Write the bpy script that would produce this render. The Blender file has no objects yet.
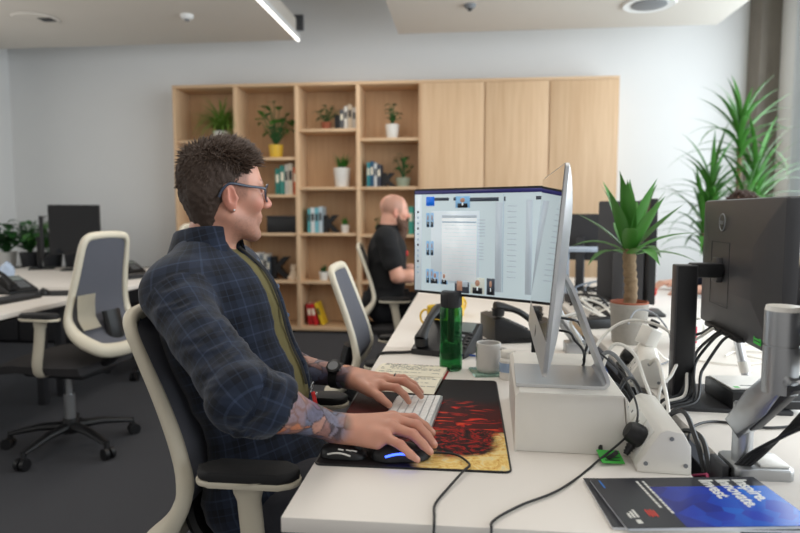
import bpy, bmesh, math, random
import numpy as np
from mathutils import Vector, Matrix
PI = math.pi
random.seed(7)
rng = np.random.default_rng(7)
SC = bpy.context.scene
COL = SC.collection

# ------------------------------------------------------------------ camera
cd = bpy.data.cameras.new('camera')
cd.sensor_width = 36.0
cd.lens = 630.0 * 36.0 / 800.0
cd.clip_start = 0.05
cam = bpy.data.objects.new('camera', cd)
COL.objects.link(cam)
cam.location = (0, 0, 1.2)
cam.rotation_euler = (PI / 2 - math.atan(54.5 / 630 * 0.9944), 0, math.atan(67 / 630.0))
cd.dof.use_dof = True
cd.dof.focus_distance = 1.38
cd.dof.aperture_fstop = 3.2
SC.camera = cam

# ------------------------------------------------------------------ light and exposure
SC.view_settings.view_transform = 'Standard'
SC.view_settings.look = 'None'
SC.view_settings.gamma = 1.0
SC.view_settings.use_curve_mapping = False
SC.view_settings.exposure = 0.0
SC.cycles.use_denoising = True
SC.cycles.max_bounces = 8
SC.cycles.sample_clamp_indirect = 6.0
w = bpy.data.worlds.new('world')
SC.world = w
w.use_nodes = True
bgn = w.node_tree.nodes['Background']
bgn.inputs['Color'].default_value = (1.0, 0.985, 0.96, 1)
bgn.inputs['Strength'].default_value = 0.62


def area_light(name, loc, rot, sx, sy, power, color):
    l = bpy.data.lights.new(name, 'AREA')
    l.shape = 'RECTANGLE'
    l.size, l.size_y = sx, sy
    l.energy = power
    l.color = color
    o = bpy.data.objects.new(name, l)
    COL.objects.link(o)
    o.location = loc
    o.rotation_euler = rot
    return o


# daylight through the window wall on the right, and the ceiling lamps of the office
area_light('window_daylight', (2.72, 2.55, 1.8), (0, PI / 2, 0), 2.4, 6.8, 210, (0.84, 0.93, 1.0))
area_light('window_daylight', (-4.6, 2.0, 1.8), (0, -PI / 2, 0), 1.8, 6.0, 34, (1.0, 0.97, 0.93))
area_light('ceiling_lamp_glow', (-1.1, 3.2, 2.77), (0, 0, 0), 0.5, 5.0, 34, (1.0, 0.94, 0.86))
area_light('ceiling_lamp_glow', (0.7, 1.6, 2.77), (0, 0, 0), 1.2, 2.6, 10, (1.0, 0.95, 0.88))


# ------------------------------------------------------------------ materials
def srgb(r, g, b):
    def f(c):
        c = c / 255.0
        return c / 12.92 if c <= 0.04045 else ((c + 0.055) / 1.055) ** 2.4
    return (f(r), f(g), f(b), 1.0)


_mats = {}


def mat(name, rgb, rough=0.5, metal=0.0, var=0.06, scale=30.0, bump=0.0, bscale=200.0, emit=0.0, trans=0.0, ior=1.45, coat=0.0, spec=0.5):
    if name in _mats:
        return _mats[name]
    m = bpy.data.materials.new(name)
    m.use_nodes = True
    nt = m.node_tree
    b = nt.nodes['Principled BSDF']
    c = srgb(*rgb)
    b.inputs['Roughness'].default_value = rough
    b.inputs['Metallic'].default_value = metal
    b.inputs['IOR'].default_value = ior
    b.inputs['Specular IOR Level'].default_value = spec
    b.inputs['Coat Weight'].default_value = coat
    b.inputs['Transmission Weight'].default_value = trans
    tc = nt.nodes.new('ShaderNodeTexCoord')
    nz = nt.nodes.new('ShaderNodeTexNoise')
    nz.inputs['Scale'].default_value = scale
    nz.inputs['Detail'].default_value = 3.0
    nt.links.new(tc.outputs['Object'], nz.inputs['Vector'])
    mx = nt.nodes.new('ShaderNodeMix')
    mx.data_type = 'RGBA'
    mx.inputs['A'].default_value = tuple(x * (1 - var) for x in c[:3]) + (1,)
    mx.inputs['B'].default_value = tuple(min(1, x * (1 + var)) for x in c[:3]) + (1,)
    nt.links.new(nz.outputs['Fac'], mx.inputs['Factor'])
    nt.links.new(mx.outputs['Result'], b.inputs['Base Color'])
    if bump > 0:
        n2 = nt.nodes.new('ShaderNodeTexNoise')
        n2.inputs['Scale'].default_value = bscale
        nt.links.new(tc.outputs['Object'], n2.inputs['Vector'])
        bp = nt.nodes.new('ShaderNodeBump')
        bp.inputs['Strength'].default_value = bump
        bp.inputs['Distance'].default_value = 0.002
        nt.links.new(n2.outputs['Fac'], bp.inputs['Height'])
        nt.links.new(bp.outputs['Normal'], b.inputs['Normal'])
    if emit > 0:
        nt.links.new(mx.outputs['Result'], b.inputs['Emission Color'])
        b.inputs['Emission Strength'].default_value = emit
    _mats[name] = m
    return m


def mat_wood(name, rgb1, rgb2, axis='Z', rough=0.5):
    m = bpy.data.materials.new(name)
    m.use_nodes = True
    nt = m.node_tree
    b = nt.nodes['Principled BSDF']
    b.inputs['Roughness'].default_value = rough
    tc = nt.nodes.new('ShaderNodeTexCoord')
    mp = nt.nodes.new('ShaderNodeMapping')
    s = {'X': (0.7, 14, 14), 'Z': (14, 14, 0.7), 'Y': (14, 0.7, 14)}[axis]
    mp.inputs['Scale'].default_value = s
    nz = nt.nodes.new('ShaderNodeTexNoise')
    nz.inputs['Scale'].default_value = 2.2
    nz.inputs['Detail'].default_value = 6.0
    nz.inputs['Roughness'].default_value = 0.6
    nt.links.new(tc.outputs['Object'], mp.inputs['Vector'])
    nt.links.new(mp.outputs['Vector'], nz.inputs['Vector'])
    cr = nt.nodes.new('ShaderNodeValToRGB')
    cr.color_ramp.elements[0].position = 0.3
    cr.color_ramp.elements[0].color = srgb(*rgb1)
    cr.color_ramp.elements[1].position = 0.75
    cr.color_ramp.elements[1].color = srgb(*rgb2)
    nt.links.new(nz.outputs['Fac'], cr.inputs['Fac'])
    nt.links.new(cr.outputs['Color'], b.inputs['Base Color'])
    return m


def mat_attr(name, attr='col', rough=0.5, sss=0.0, bump=0.0, bscale=900.0, spec=0.5):
    m = bpy.data.materials.new(name)
    m.use_nodes = True
    nt = m.node_tree
    b = nt.nodes['Principled BSDF']
    b.inputs['Roughness'].default_value = rough
    b.inputs['Specular IOR Level'].default_value = spec
    a = nt.nodes.new('ShaderNodeAttribute')
    a.attribute_name = attr
    nt.links.new(a.outputs['Color'], b.inputs['Base Color'])
    if sss > 0:
        b.inputs['Subsurface Weight'].default_value = sss
        b.inputs['Subsurface Radius'].default_value = (0.010, 0.004, 0.002)
        b.inputs['Subsurface Scale'].default_value = 0.5
    if bump > 0:
        tc = nt.nodes.new('ShaderNodeTexCoord')
        n2 = nt.nodes.new('ShaderNodeTexNoise')
        n2.inputs['Scale'].default_value = bscale
        nt.links.new(tc.outputs['Object'], n2.inputs['Vector'])
        bp = nt.nodes.new('ShaderNodeBump')
        bp.inputs['Strength'].default_value = bump
        bp.inputs['Distance'].default_value = 0.001
        nt.links.new(n2.outputs['Fac'], bp.inputs['Height'])
        nt.links.new(bp.outputs['Normal'], b.inputs['Normal'])
    return m


def node_math(nt, op, a, b=None):
    n = nt.nodes.new('ShaderNodeMath')
    n.operation = op
    for i, v in enumerate((a, b)):
        if v is None:
            continue
        if isinstance(v, (int, float)):
            n.inputs[i].default_value = v
        else:
            nt.links.new(v, n.inputs[i])
    return n.outputs[0]


def mat_plaid(name):
    """navy check flannel: wide darker bands and thin pale lines in both thread directions"""
    m = bpy.data.materials.new(name)
    m.use_nodes = True
    nt = m.node_tree
    b = nt.nodes['Principled BSDF']
    b.inputs['Roughness'].default_value = 0.85
    b.inputs['Specular IOR Level'].default_value = 0.2
    b.inputs['Sheen Weight'].default_value = 0.15
    a = nt.nodes.new('ShaderNodeAttribute')
    a.attribute_name = 'cloth'
    sp = nt.nodes.new('ShaderNodeSeparateXYZ')
    nt.links.new(a.outputs['Vector'], sp.inputs[0])

    def bands(coord, period, lo, hi):
        f = node_math(nt, 'FRACT', node_math(nt, 'MULTIPLY', coord, 1.0 / period))
        return node_math(nt, 'MULTIPLY', node_math(nt, 'GREATER_THAN', f, lo), node_math(nt, 'LESS_THAN', f, hi))
    u, v = sp.outputs[0], sp.outputs[1]
    dark = node_math(nt, 'ADD', bands(u, 0.062, 0.0, 0.42), bands(v, 0.062, 0.0, 0.42))
    light = node_math(nt, 'ADD', bands(u, 0.062, 0.66, 0.72), bands(v, 0.062, 0.66, 0.72))
    light2 = node_math(nt, 'ADD', bands(u, 0.062, 0.18, 0.22), bands(v, 0.062, 0.18, 0.22))

    def mix(f, A, B):
        x = nt.nodes.new('ShaderNodeMix')
        x.data_type = 'RGBA'
        x.clamp_factor = True
        nt.links.new(f, x.inputs['Factor'])
        for s, val in (('A', A), ('B', B)):
            if isinstance(val, tuple):
                x.inputs[s].default_value = val
            else:
                nt.links.new(val, x.inputs[s])
        return x.outputs['Result']
    c = mix(node_math(nt, 'MULTIPLY', dark, 0.5), srgb(33, 41, 58), srgb(17, 21, 31))
    c = mix(node_math(nt, 'MULTIPLY', light, 0.34), c, srgb(62, 74, 97))
    c = mix(node_math(nt, 'MULTIPLY', light2, 0.22), c, srgb(58, 70, 94))
    nt.links.new(c, b.inputs['Base Color'])
    tc = nt.nodes.new('ShaderNodeTexCoord')
    nz = nt.nodes.new('ShaderNodeTexNoise')
    nz.inputs['Scale'].default_value = 500
    nt.links.new(tc.outputs['Object'], nz.inputs['Vector'])
    bp = nt.nodes.new('ShaderNodeBump')
    bp.inputs['Strength'].default_value = 0.35
    bp.inputs['Distance'].default_value = 0.001
    nt.links.new(nz.outputs['Fac'], bp.inputs['Height'])
    nt.links.new(bp.outputs['Normal'], b.inputs['Normal'])
    return m


# ------------------------------------------------------------------ mesh helpers
def NB():
    return bmesh.new()


def bx(bm, c, s, rot=None, bev=0.0, seg=2, mi=0):
    """box with centre c and size s, optional euler rotation and bevelled edges"""
    M = Matrix.Translation(Vector(c))
    if rot is not None:
        M = M @ (rot if isinstance(rot, Matrix) else Matrix.Rotation(rot[2], 4, 'Z') @ Matrix.Rotation(rot[1], 4, 'Y') @ Matrix.Rotation(rot[0], 4, 'X'))
    r = bmesh.ops.create_cube(bm, size=1.0, matrix=M @ Matrix.Diagonal((s[0], s[1], s[2], 1)))
    fs = set(f for v in r['verts'] for f in v.link_faces)
    if bev > 0:
        es = list(set(e for v in r['verts'] for e in v.link_edges))
        q = bmesh.ops.bevel(bm, geom=es, offset=bev, segments=seg, profile=0.5, affect='EDGES', clamp_overlap=True)
        fs = set(f for f in fs if f.is_valid) | set(q['faces'])
    for f in fs:
        f.material_index = mi
    return bm


def basis(d, up=(0, 0, 1)):
    d = Vector(d).normalized()
    u = Vector(up)
    if abs(d.dot(u)) > 0.98:
        u = Vector((1, 0, 0))
    s = d.cross(u).normalized()
    return d, s, s.cross(d).normalized()


def tube(bm, pts, r, seg=8, closed=False, mi=0, flat=None):
    """sweep of a circle (or of an ellipse, flat = ratio) along a path; r may be a list"""
    P = [Vector(p) for p in pts]
    n = len(P)
    R = r if isinstance(r, (list, tuple)) else [r] * n
    rings = []
    nrm = None
    for i in range(n):
        if closed:
            t = (P[(i + 1) % n] - P[i - 1])
        else:
            t = P[min(i + 1, n - 1)] - P[max(i - 1, 0)]
        t.normalize()
        if nrm is None:
            nrm = basis(t)[1]
        nrm = (nrm - t * nrm.dot(t))
        if nrm.length < 1e-6:
            nrm = basis(t)[1]
        nrm.normalize()
        bn = t.cross(nrm)
        k = flat if flat else 1.0
        rings.append([bm.verts.new(P[i] + (nrm * math.cos(2 * PI * j / seg) + bn * (k * math.sin(2 * PI * j / seg))) * R[i]) for j in range(seg)])
    fs = []
    for i in range(n if closed else n - 1):
        a, b = rings[i], rings[(i + 1) % n]
        for j in range(seg):
            fs.append(bm.faces.new((a[j], a[(j + 1) % seg], b[(j + 1) % seg], b[j])))
    if not closed:
        fs.append(bm.faces.new(rings[0][::-1]))
        fs.append(bm.faces.new(rings[-1]))
    for f in fs:
        f.material_index = mi
        f.smooth = True
    return bm


def cyl(bm, a, b, r1, r2=None, seg=20, mi=0):
    return tube(bm, [a, b], [r1, r1 if r2 is None else r2], seg, mi=mi)


def lathe(bm, prof, seg=28, c=(0, 0, 0), mi=0, M=None):
    """prof: list of (r, z), from bottom to top; closed at the ends"""
    rings = []
    for (r, z) in prof:
        ring = []
        for j in range(seg):
            v = Vector((r * math.cos(2 * PI * j / seg), r * math.sin(2 * PI * j / seg), z))
            if M is not None:
                v = M @ v
            ring.append(bm.verts.new(v + Vector(c)))
        rings.append(ring)
    fs = []
    for a, b in zip(rings, rings[1:]):
        for j in range(seg):
            fs.append(bm.faces.new((a[j], a[(j + 1) % seg], b[(j + 1) % seg], b[j])))
    fs.append(bm.faces.new(rings[0][::-1]))
    fs.append(bm.faces.new(rings[-1]))
    for f in fs:
        f.material_index = mi
        f.smooth = True
    return bm


def sheet(bm, rows, closed=False, mi=0):
    """quad grid from rows of points"""
    V = [[bm.verts.new(Vector(p)) for p in row] for row in rows]
    for a, b in zip(V, V[1:]):
        m = len(a)
        for j in range(m if closed else m - 1):
            f = bm.faces.new((a[j], a[(j + 1) % m], b[(j + 1) % m], b[j]))
            f.material_index = mi
            f.smooth = True
    return V


def prism(bm, poly, h, M=None, mi=0, bev=0.0):
    """polygon (x, y) extruded from z = 0 to h, placed by M"""
    M = M or Matrix.Identity(4)
    lo = [bm.verts.new(M @ Vector((x, y, 0))) for x, y in poly]
    hi = [bm.verts.new(M @ Vector((x, y, h))) for x, y in poly]
    n = len(poly)
    fs = [bm.faces.new(lo[::-1]), bm.faces.new(hi)]
    for i in range(n):
        fs.append(bm.faces.new((lo[i], lo[(i + 1) % n], hi[(i + 1) % n], hi[i])))
    if bev > 0:
        es = list(set(e for f in fs[:2] for e in f.edges))
        q = bmesh.ops.bevel(bm, geom=es, offset=bev, segments=2, profile=0.5, affect='EDGES', clamp_overlap=True)
        fs = [f for f in fs if f.is_valid] + list(q['faces'])
    for f in fs:
        f.material_index = mi
    return bm


def rrect(x0, y0, x1, y1, r, n=5):
    out = []
    for cx, cy, a0 in ((x1 - r, y1 - r, 0), (x0 + r, y1 - r, 90), (x0 + r, y0 + r, 180), (x1 - r, y0 + r, 270)):
        for i in range(n + 1):
            a = math.radians(a0 + 90 * i / n)
            out.append((cx + r * math.cos(a), cy + r * math.sin(a)))
    return out


def catmull(pts, k=8, closed=False):
    P = [Vector(p) for p in pts]
    n = len(P)
    out = []
    for i in range(n if closed else n - 1):
        if closed:
            p0, p1, p2, p3 = P[i - 1], P[i], P[(i + 1) % n], P[(i + 2) % n]
        else:
            p0, p1, p2, p3 = P[max(i - 1, 0)], P[i], P[i + 1], P[min(i + 2, n - 1)]
        for j in range(k):
            t = j / k
            out.append(0.5 * ((2 * p1) + (p2 - p0) * t + (2 * p0 - 5 * p1 + 4 * p2 - p3) * t * t + (3 * p1 - p0 - 3 * p2 + p3) * t ** 3))
    if not closed:
        out.append(P[-1].copy())
    return out


def obj(name, bm, m, parent=None, loc=None, rotz=0.0, sharp=35, recalc=True):
    if recalc:
        bmesh.ops.recalc_face_normals(bm, faces=bm.faces)
    me = bpy.data.meshes.new(name)
    bm.to_mesh(me)
    bm.free()
    for x in (m if isinstance(m, (list, tuple)) else [m]):
        me.materials.append(x)
    for p in me.polygons:
        p.use_smooth = True
    if sharp:
        me.set_sharp_from_angle(angle=math.radians(sharp))
    o = bpy.data.objects.new(name, me)
    COL.objects.link(o)
    if parent is not None:
        o.parent = parent
    if loc is not None:
        o.location = loc
    if rotz:
        o.rotation_euler = (0, 0, rotz)
    return o


def tag(o, label, cat, group=None, kind=None):
    o['label'] = label
    o['category'] = cat
    if group:
        o['group'] = group
    if kind:
        o['kind'] = kind
    return o


def thing(name, label, cat, loc=(0, 0, 0), rotz=0.0, group=None):
    o = bpy.data.objects.new(name, None)
    o.empty_display_size = 0.05
    COL.objects.link(o)
    o.location = loc
    o.rotation_euler = (0, 0, rotz)
    return tag(o, label, cat, group)


def struct(name, bm, m, parent=None, loc=None):
    o = obj(name, bm, m, parent, loc)
    if parent is None:
        o['kind'] = 'structure'
    return o


def dup(root, loc, rotz, label, group=None):
    r = root.copy()
    COL.objects.link(r)
    r.location = loc
    r.rotation_euler = (0, 0, rotz)
    r['label'] = label
    if group:
        r['group'] = group
    for ch in list(root.children):
        c = ch.copy()
        COL.objects.link(c)
        c.parent = r
        for g in list(ch.children):
            d = g.copy()
            COL.objects.link(d)
            d.parent = c
    return r


def text_bm(bm, s, size, M, mi=0, depth=0.0004, bold=0.0, align='LEFT'):
    """lettering laid out in the local XY plane of M, turned into mesh"""
    cu = bpy.data.curves.new('lettering', 'FONT')
    cu.body = s
    cu.size = size
    cu.extrude = depth
    cu.offset = bold
    cu.align_x = align
    cu.resolution_u = 3
    o = bpy.data.objects.new('lettering', cu)
    COL.objects.link(o)
    dg = bpy.context.evaluated_depsgraph_get()
    me = bpy.data.meshes.new_from_object(o.evaluated_get(dg))
    n0 = len(bm.faces)
    me.transform(M)
    bm.from_mesh(me)
    bm.faces.ensure_lookup_table()
    for f in bm.faces[n0:]:
        f.material_index = mi
    bpy.data.meshes.remove(me)
    bpy.data.objects.remove(o)
    bpy.data.curves.remove(cu)


def frame(x, y, z, o):
    """matrix from three axis vectors and an origin"""
    M = Matrix.Identity(4)
    for i, a in enumerate((x, y, z)):
        a = Vector(a).normalized()
        for j in range(3):
            M[j][i] = a[j]
    M.translation = Vector(o)
    return M


# ------------------------------------------------------------------ implicit surfaces (bodies and clothes)
class Field:
    def __init__(s, lo, hi, h):
        s.h = h
        s.lo = np.array(lo, float)
        s.n = [int(math.ceil((hi[i] - lo[i]) / h)) + 1 for i in range(3)]
        s.F = np.full(s.n, 0.08, np.float32)

    def box(s, lo, hi):
        sl = []
        for i in range(3):
            a = max(0, int((lo[i] - s.lo[i]) / s.h))
            b = min(s.n[i], int((hi[i] - s.lo[i]) / s.h) + 2)
            if b <= a:
                return None, None
            sl.append(slice(a, b))
        ax = [(np.arange(q.start, q.stop) * s.h + s.lo[i]).astype(np.float32) for i, q in enumerate(sl)]
        return tuple(sl), (ax[0][:, None, None], ax[1][None, :, None], ax[2][None, None, :])

    def put(s, fn, lo, hi, k=0.01, op='add'):
        m = 0.03 + k
        sl, P = s.box([a - m for a in lo], [a + m for a in hi])
        if sl is None:
            return
        d = fn(*P)
        f = s.F[sl]
        if op == 'add':
            hh = np.maximum(k - np.abs(f - d), 0) / k
            s.F[sl] = np.minimum(f, d) - hh * hh * k * 0.25
        else:
            d = -d
            hh = np.maximum(k - np.abs(f - d), 0) / k
            s.F[sl] = np.maximum(f, d) + hh * hh * k * 0.25

    def cone(s, a, b, ra, rb, k=0.01, op='add'):
        a, b = np.array(a, float), np.array(b, float)
        ab = b - a
        L = max(ab @ ab, 1e-9)

        def fn(x, y, z):
            t = np.clip(((x - a[0]) * ab[0] + (y - a[1]) * ab[1] + (z - a[2]) * ab[2]) / L, 0, 1)
            return np.sqrt((x - a[0] - t * ab[0]) ** 2 + (y - a[1] - t * ab[1]) ** 2 + (z - a[2] - t * ab[2]) ** 2) - (ra + (rb - ra) * t)
        R = max(ra, rb)
        s.put(fn, np.minimum(a, b) - R, np.maximum(a, b) + R, k, op)

    def ell(s, c, r, R=None, k=0.01, op='add'):
        """ellipsoid; R is a 3x3 matrix whose columns are its axes"""
        c = np.array(c, float)
        R = np.eye(3) if R is None else np.array(R, float)
        ext = np.sqrt(((R * np.array(r)) ** 2).sum(1))

        def fn(x, y, z):
            q = [(x - c[0]) * R[0, i] + (y - c[1]) * R[1, i] + (z - c[2]) * R[2, i] for i in range(3)]
            k0 = np.sqrt(sum((q[i] / r[i]) ** 2 for i in range(3)))
            k1 = np.sqrt(sum((q[i] / r[i] ** 2) ** 2 for i in range(3))) + 1e-6
            return k0 * (k0 - 1) / k1
        s.put(fn, c - ext, c + ext, k, op)

    def mesh(s):
        """naive surface nets -> verts (n,3), quads (m,4)"""
        F = s.F
        S = F < 0
        n = S.astype(np.int8)
        cnt = n[:-1, :-1, :-1] + n[1:, :-1, :-1] + n[:-1, 1:, :-1] + n[1:, 1:, :-1] + n[:-1, :-1, 1:] + n[1:, :-1, 1:] + n[:-1, 1:, 1:] + n[1:, 1:, 1:]
        I = np.argwhere((cnt > 0) & (cnt < 8))
        idm = np.full(cnt.shape, -1, np.int32)
        idm[I[:, 0], I[:, 1], I[:, 2]] = np.arange(len(I))
        co = [(a, b, c) for a in (0, 1) for b in (0, 1) for c in (0, 1)]
        val = {q: F[I[:, 0] + q[0], I[:, 1] + q[1], I[:, 2] + q[2]] for q in co}
        acc = np.zeros((len(I), 3))
        num = np.zeros(len(I))
        for q in co:
            for ax in range(3):
                if q[ax] == 0:
                    p = list(q)
                    p[ax] = 1
                    va, vb = val[q], val[tuple(p)]
                    cr = (va < 0) != (vb < 0)
                    t = np.where(cr, va / np.where(cr, va - vb, 1), 0)
                    pt = np.tile(np.array(q, float), (len(I), 1))
                    pt[:, ax] += t
                    acc += pt * cr[:, None]
                    num += cr
        V = (I + acc / num[:, None]) * s.h + s.lo
        Q = []
        for ax in range(3):
            o1, o2 = [(1, 2), (2, 0), (0, 1)][ax]
            a = [slice(None)] * 3
            b = [slice(None)] * 3
            a[ax] = slice(None, -1)
            b[ax] = slice(1, None)
            E = np.argwhere(S[tuple(a)] != S[tuple(b)])
            E = E[(E[:, o1] > 0) & (E[:, o2] > 0) & (E[:, o1] < s.n[o1] - 1) & (E[:, o2] < s.n[o2] - 1)]
            ins = S[E[:, 0], E[:, 1], E[:, 2]]
            d1 = np.zeros(3, int)
            d1[o1] = 1
            d2 = np.zeros(3, int)
            d2[o2] = 1
            g = lambda e: idm[e[:, 0], e[:, 1], e[:, 2]]
            q = np.stack([g(E - d1 - d2), g(E - d2), g(E), g(E - d1)], 1)
            q[~ins] = q[~ins][:, ::-1]
            Q.append(q)
        Q = np.concatenate(Q)
        Q = Q[(Q >= 0).all(1)]
        return V, Q

    def at(s, P):
        """trilinear value at points P (n,3)"""
        g = (np.asarray(P) - s.lo) / s.h
        i = np.clip(np.floor(g).astype(int), 0, np.array(s.n) - 2)
        f = g - i
        out = 0
        for a in (0, 1):
            for b in (0, 1):
                for c in (0, 1):
                    out = out + s.F[i[:, 0] + a, i[:, 1] + b, i[:, 2] + c] * (f[:, 0] if a else 1 - f[:, 0]) * (f[:, 1] if b else 1 - f[:, 1]) * (f[:, 2] if c else 1 - f[:, 2])
        return out


def np_obj(name, V, Q, mats, parent=None, origin=(0, 0, 0), attrs=None):
    me = bpy.data.meshes.new(name)
    V = np.asarray(V) - np.array(origin)
    me.vertices.add(len(V))
    me.vertices.foreach_set('co', V.astype(np.float32).ravel())
    me.loops.add(Q.size)
    me.loops.foreach_set('vertex_index', Q.ravel().astype(np.int32))
    me.polygons.add(len(Q))
    me.polygons.foreach_set('loop_start', np.arange(0, Q.size, Q.shape[1]).astype(np.int32))
    me.polygons.foreach_set('use_smooth', np.ones(len(Q), bool))
    me.update(calc_edges=True)
    for nme, (typ, arr) in (attrs or {}).items():
        a = me.attributes.new(nme, typ, 'POINT')
        a.data.foreach_set('color' if typ == 'FLOAT_COLOR' else 'vector', np.asarray(arr, np.float32).ravel())
    for m in (mats if isinstance(mats, (list, tuple)) else [mats]):
        me.materials.append(m)
    me.validate()
    o = bpy.data.objects.new(name, me)
    COL.objects.link(o)
    o.location = (0, 0, 0) if parent is not None else origin
    if parent is not None:
        o.parent = parent
    return o


_lat = rng.random((24, 24, 24)).astype(np.float32)


def vnoise(P, s):
    """value noise in 0..1 at points (n,3), frequency s per metre"""
    g = np.asarray(P) * s + 100.0
    i = np.floor(g).astype(int)
    f = g - i
    f = f * f * (3 - 2 * f)
    out = 0
    for a in (0, 1):
        for b in (0, 1):
            for c in (0, 1):
                out = out + _lat[(i[:, 0] + a) % 24, (i[:, 1] + b) % 24, (i[:, 2] + c) % 24] * (f[:, 0] if a else 1 - f[:, 0]) * (f[:, 1] if b else 1 - f[:, 1]) * (f[:, 2] if c else 1 - f[:, 2])
    return out


def relax(V, Q, it=2, lam=0.5):
    for _ in range(it):
        acc = np.zeros_like(V)
        cnt = np.zeros(len(V))
        for a in range(4):
            for b in (1, 3):
                np.add.at(acc, Q[:, a], V[Q[:, (a + b) % 4]])
                np.add.at(cnt, Q[:, a], 1)
        V = V + lam * (acc / np.maximum(cnt, 1)[:, None] - V)
    return V


def vnormals(V, Q):
    n = np.cross(V[Q[:, 2]] - V[Q[:, 0]], V[Q[:, 3]] - V[Q[:, 1]])
    N = np.zeros_like(V)
    for a in range(4):
        np.add.at(N, Q[:, a], n)
    return N / np.maximum(np.linalg.norm(N, axis=1), 1e-9)[:, None]

# ------------------------------------------------------------------ shared materials
M_wall = mat('wall_paint', (234, 234, 233), 0.9, var=0.012, scale=3)
M_ceil = mat('ceiling_paint', (218, 212, 203), 0.9, var=0.01, scale=3)
M_raft_edge = mat('white_edge', (240, 240, 238), 0.6, var=0.01)
M_concrete = mat('concrete', (128, 121, 112), 0.9, var=0.12, scale=8, bump=0.3, bscale=60)
M_white = mat('white_laminate', (234, 227, 219), 0.42, var=0.012, scale=4)
M_edge = mat('white_edge_band', (232, 226, 219), 0.5, var=0.012)
M_black = mat('black_plastic', (24, 24, 26), 0.45, var=0.08)
M_black_soft = mat('black_rubber', (30, 29, 30), 0.7, var=0.12, bump=0.2, bscale=400)
M_dark = mat('charcoal_plastic', (46, 46, 49), 0.5, var=0.07)
M_dell = mat('graphite_plastic', (62, 61, 63), 0.42, var=0.04)
M_alu = mat('aluminium', (206, 207, 209), 0.34, metal=0.65, var=0.03)
M_steel = mat('satin_steel', (176, 177, 178), 0.34, metal=0.85, var=0.04)
M_beige = mat('beige_plastic', (213, 204, 184), 0.45, var=0.025)
M_mesh = mat('grey_backrest_mesh', (92, 93, 101), 0.85, var=0.10, scale=500, bump=0.5, bscale=900)
M_seat = mat('charcoal_fabric', (62, 60, 61), 0.92, var=0.12, scale=300, bump=0.5, bscale=700)
M_whitepl = mat('white_plastic', (232, 228, 220), 0.4, var=0.02)
M_greypl = mat('grey_plastic', (126, 128, 131), 0.5, var=0.04)
M_paper = mat('paper', (236, 228, 206), 0.8, var=0.02)
M_glassdark = mat('dark_screen_glass', (10, 10, 12), 0.08, var=0.0)
M_leaf = mat('leaf_green', (66, 122, 46), 0.42, var=0.32, scale=9)
M_leaf_dark = mat('dark_leaf_green', (44, 92, 44), 0.45, var=0.35, scale=10)
M_leaf_pale = mat('fresh_leaf_green', (112, 150, 62), 0.45, var=0.25, scale=12)
M_bark = mat('bark', (128, 106, 80), 0.85, var=0.3, scale=60, bump=0.8, bscale=120)
M_soil = mat('soil', (52, 38, 28), 0.95, var=0.3, scale=90, bump=1.0, bscale=150)
M_potwhite = mat('white_glaze', (226, 224, 218), 0.35, var=0.02)
M_terracotta = mat('terracotta', (150, 84, 60), 0.8, var=0.1)
M_birch = mat_wood('birch_ply', (208, 172, 134), (224, 192, 156), 'Z', 0.5)
M_birch_h = mat_wood('birch_ply_shelf', (208, 172, 134), (224, 192, 156), 'X', 0.5)
M_birch_back = mat_wood('birch_back_panel', (190, 152, 114), (204, 168, 130), 'Z', 0.55)
M_glass = mat('window_glass', (245, 250, 252), 0.02, var=0.0, trans=1.0, ior=1.05)

# ------------------------------------------------------------------ setting
XL, XR, YB, ZC = -4.93, 2.82, 6.46, 3.55
YF = -2.6


def carpet():
    m = mat('carpet', (66, 67, 72), 0.97, var=0.22, scale=160, bump=0.9, bscale=420)
    bm = bx(NB(), ((XL + XR) / 2, (YB + YF) / 2, -0.05), (XR - XL + 0.4, YB - YF + 0.4, 0.1))
    return struct('floor', bm, m)


carpet()
struct('wall_back', bx(NB(), ((XL + XR) / 2, YB + 0.06, ZC / 2), (XR - XL + 0.3, 0.12, ZC)), M_wall)
bm = bx(NB(), (XL - 0.06, 6.13, ZC / 2), (0.12, 0.66, ZC))
bx(bm, (XL - 0.06, (YF + 5.8) / 2, 0.45), (0.12, 5.8 - YF, 0.9))
bx(bm, (XL - 0.06, (YF + 5.8) / 2, (2.75 + ZC) / 2), (0.12, 5.8 - YF, ZC - 2.75))
struct('wall_left', bm, M_wall)
bm = bx(NB(), (XR + 0.06, 6.21, ZC / 2), (0.12, 0.5, ZC))
bx(bm, (XR + 0.06, (YF + 5.96) / 2, 0.2), (0.12, 5.96 - YF, 0.4))
bx(bm, (XR + 0.06, (YF + 5.96) / 2, (3.2 + ZC) / 2), (0.12, 5.96 - YF, ZC - 3.2))
struct('wall_right', bm, M_wall)
struct('ceiling', bx(NB(), ((XL + XR) / 2, (YB + YF) / 2, ZC + 0.05), (XR - XL + 0.4, YB - YF + 0.4, 0.1)), M_ceil)
struct('trim_column', bx(NB(), (XR - 0.09, 6.33, ZC / 2), (0.18, 0.256, ZC - 0.002), bev=0.006), M_concrete)
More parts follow.
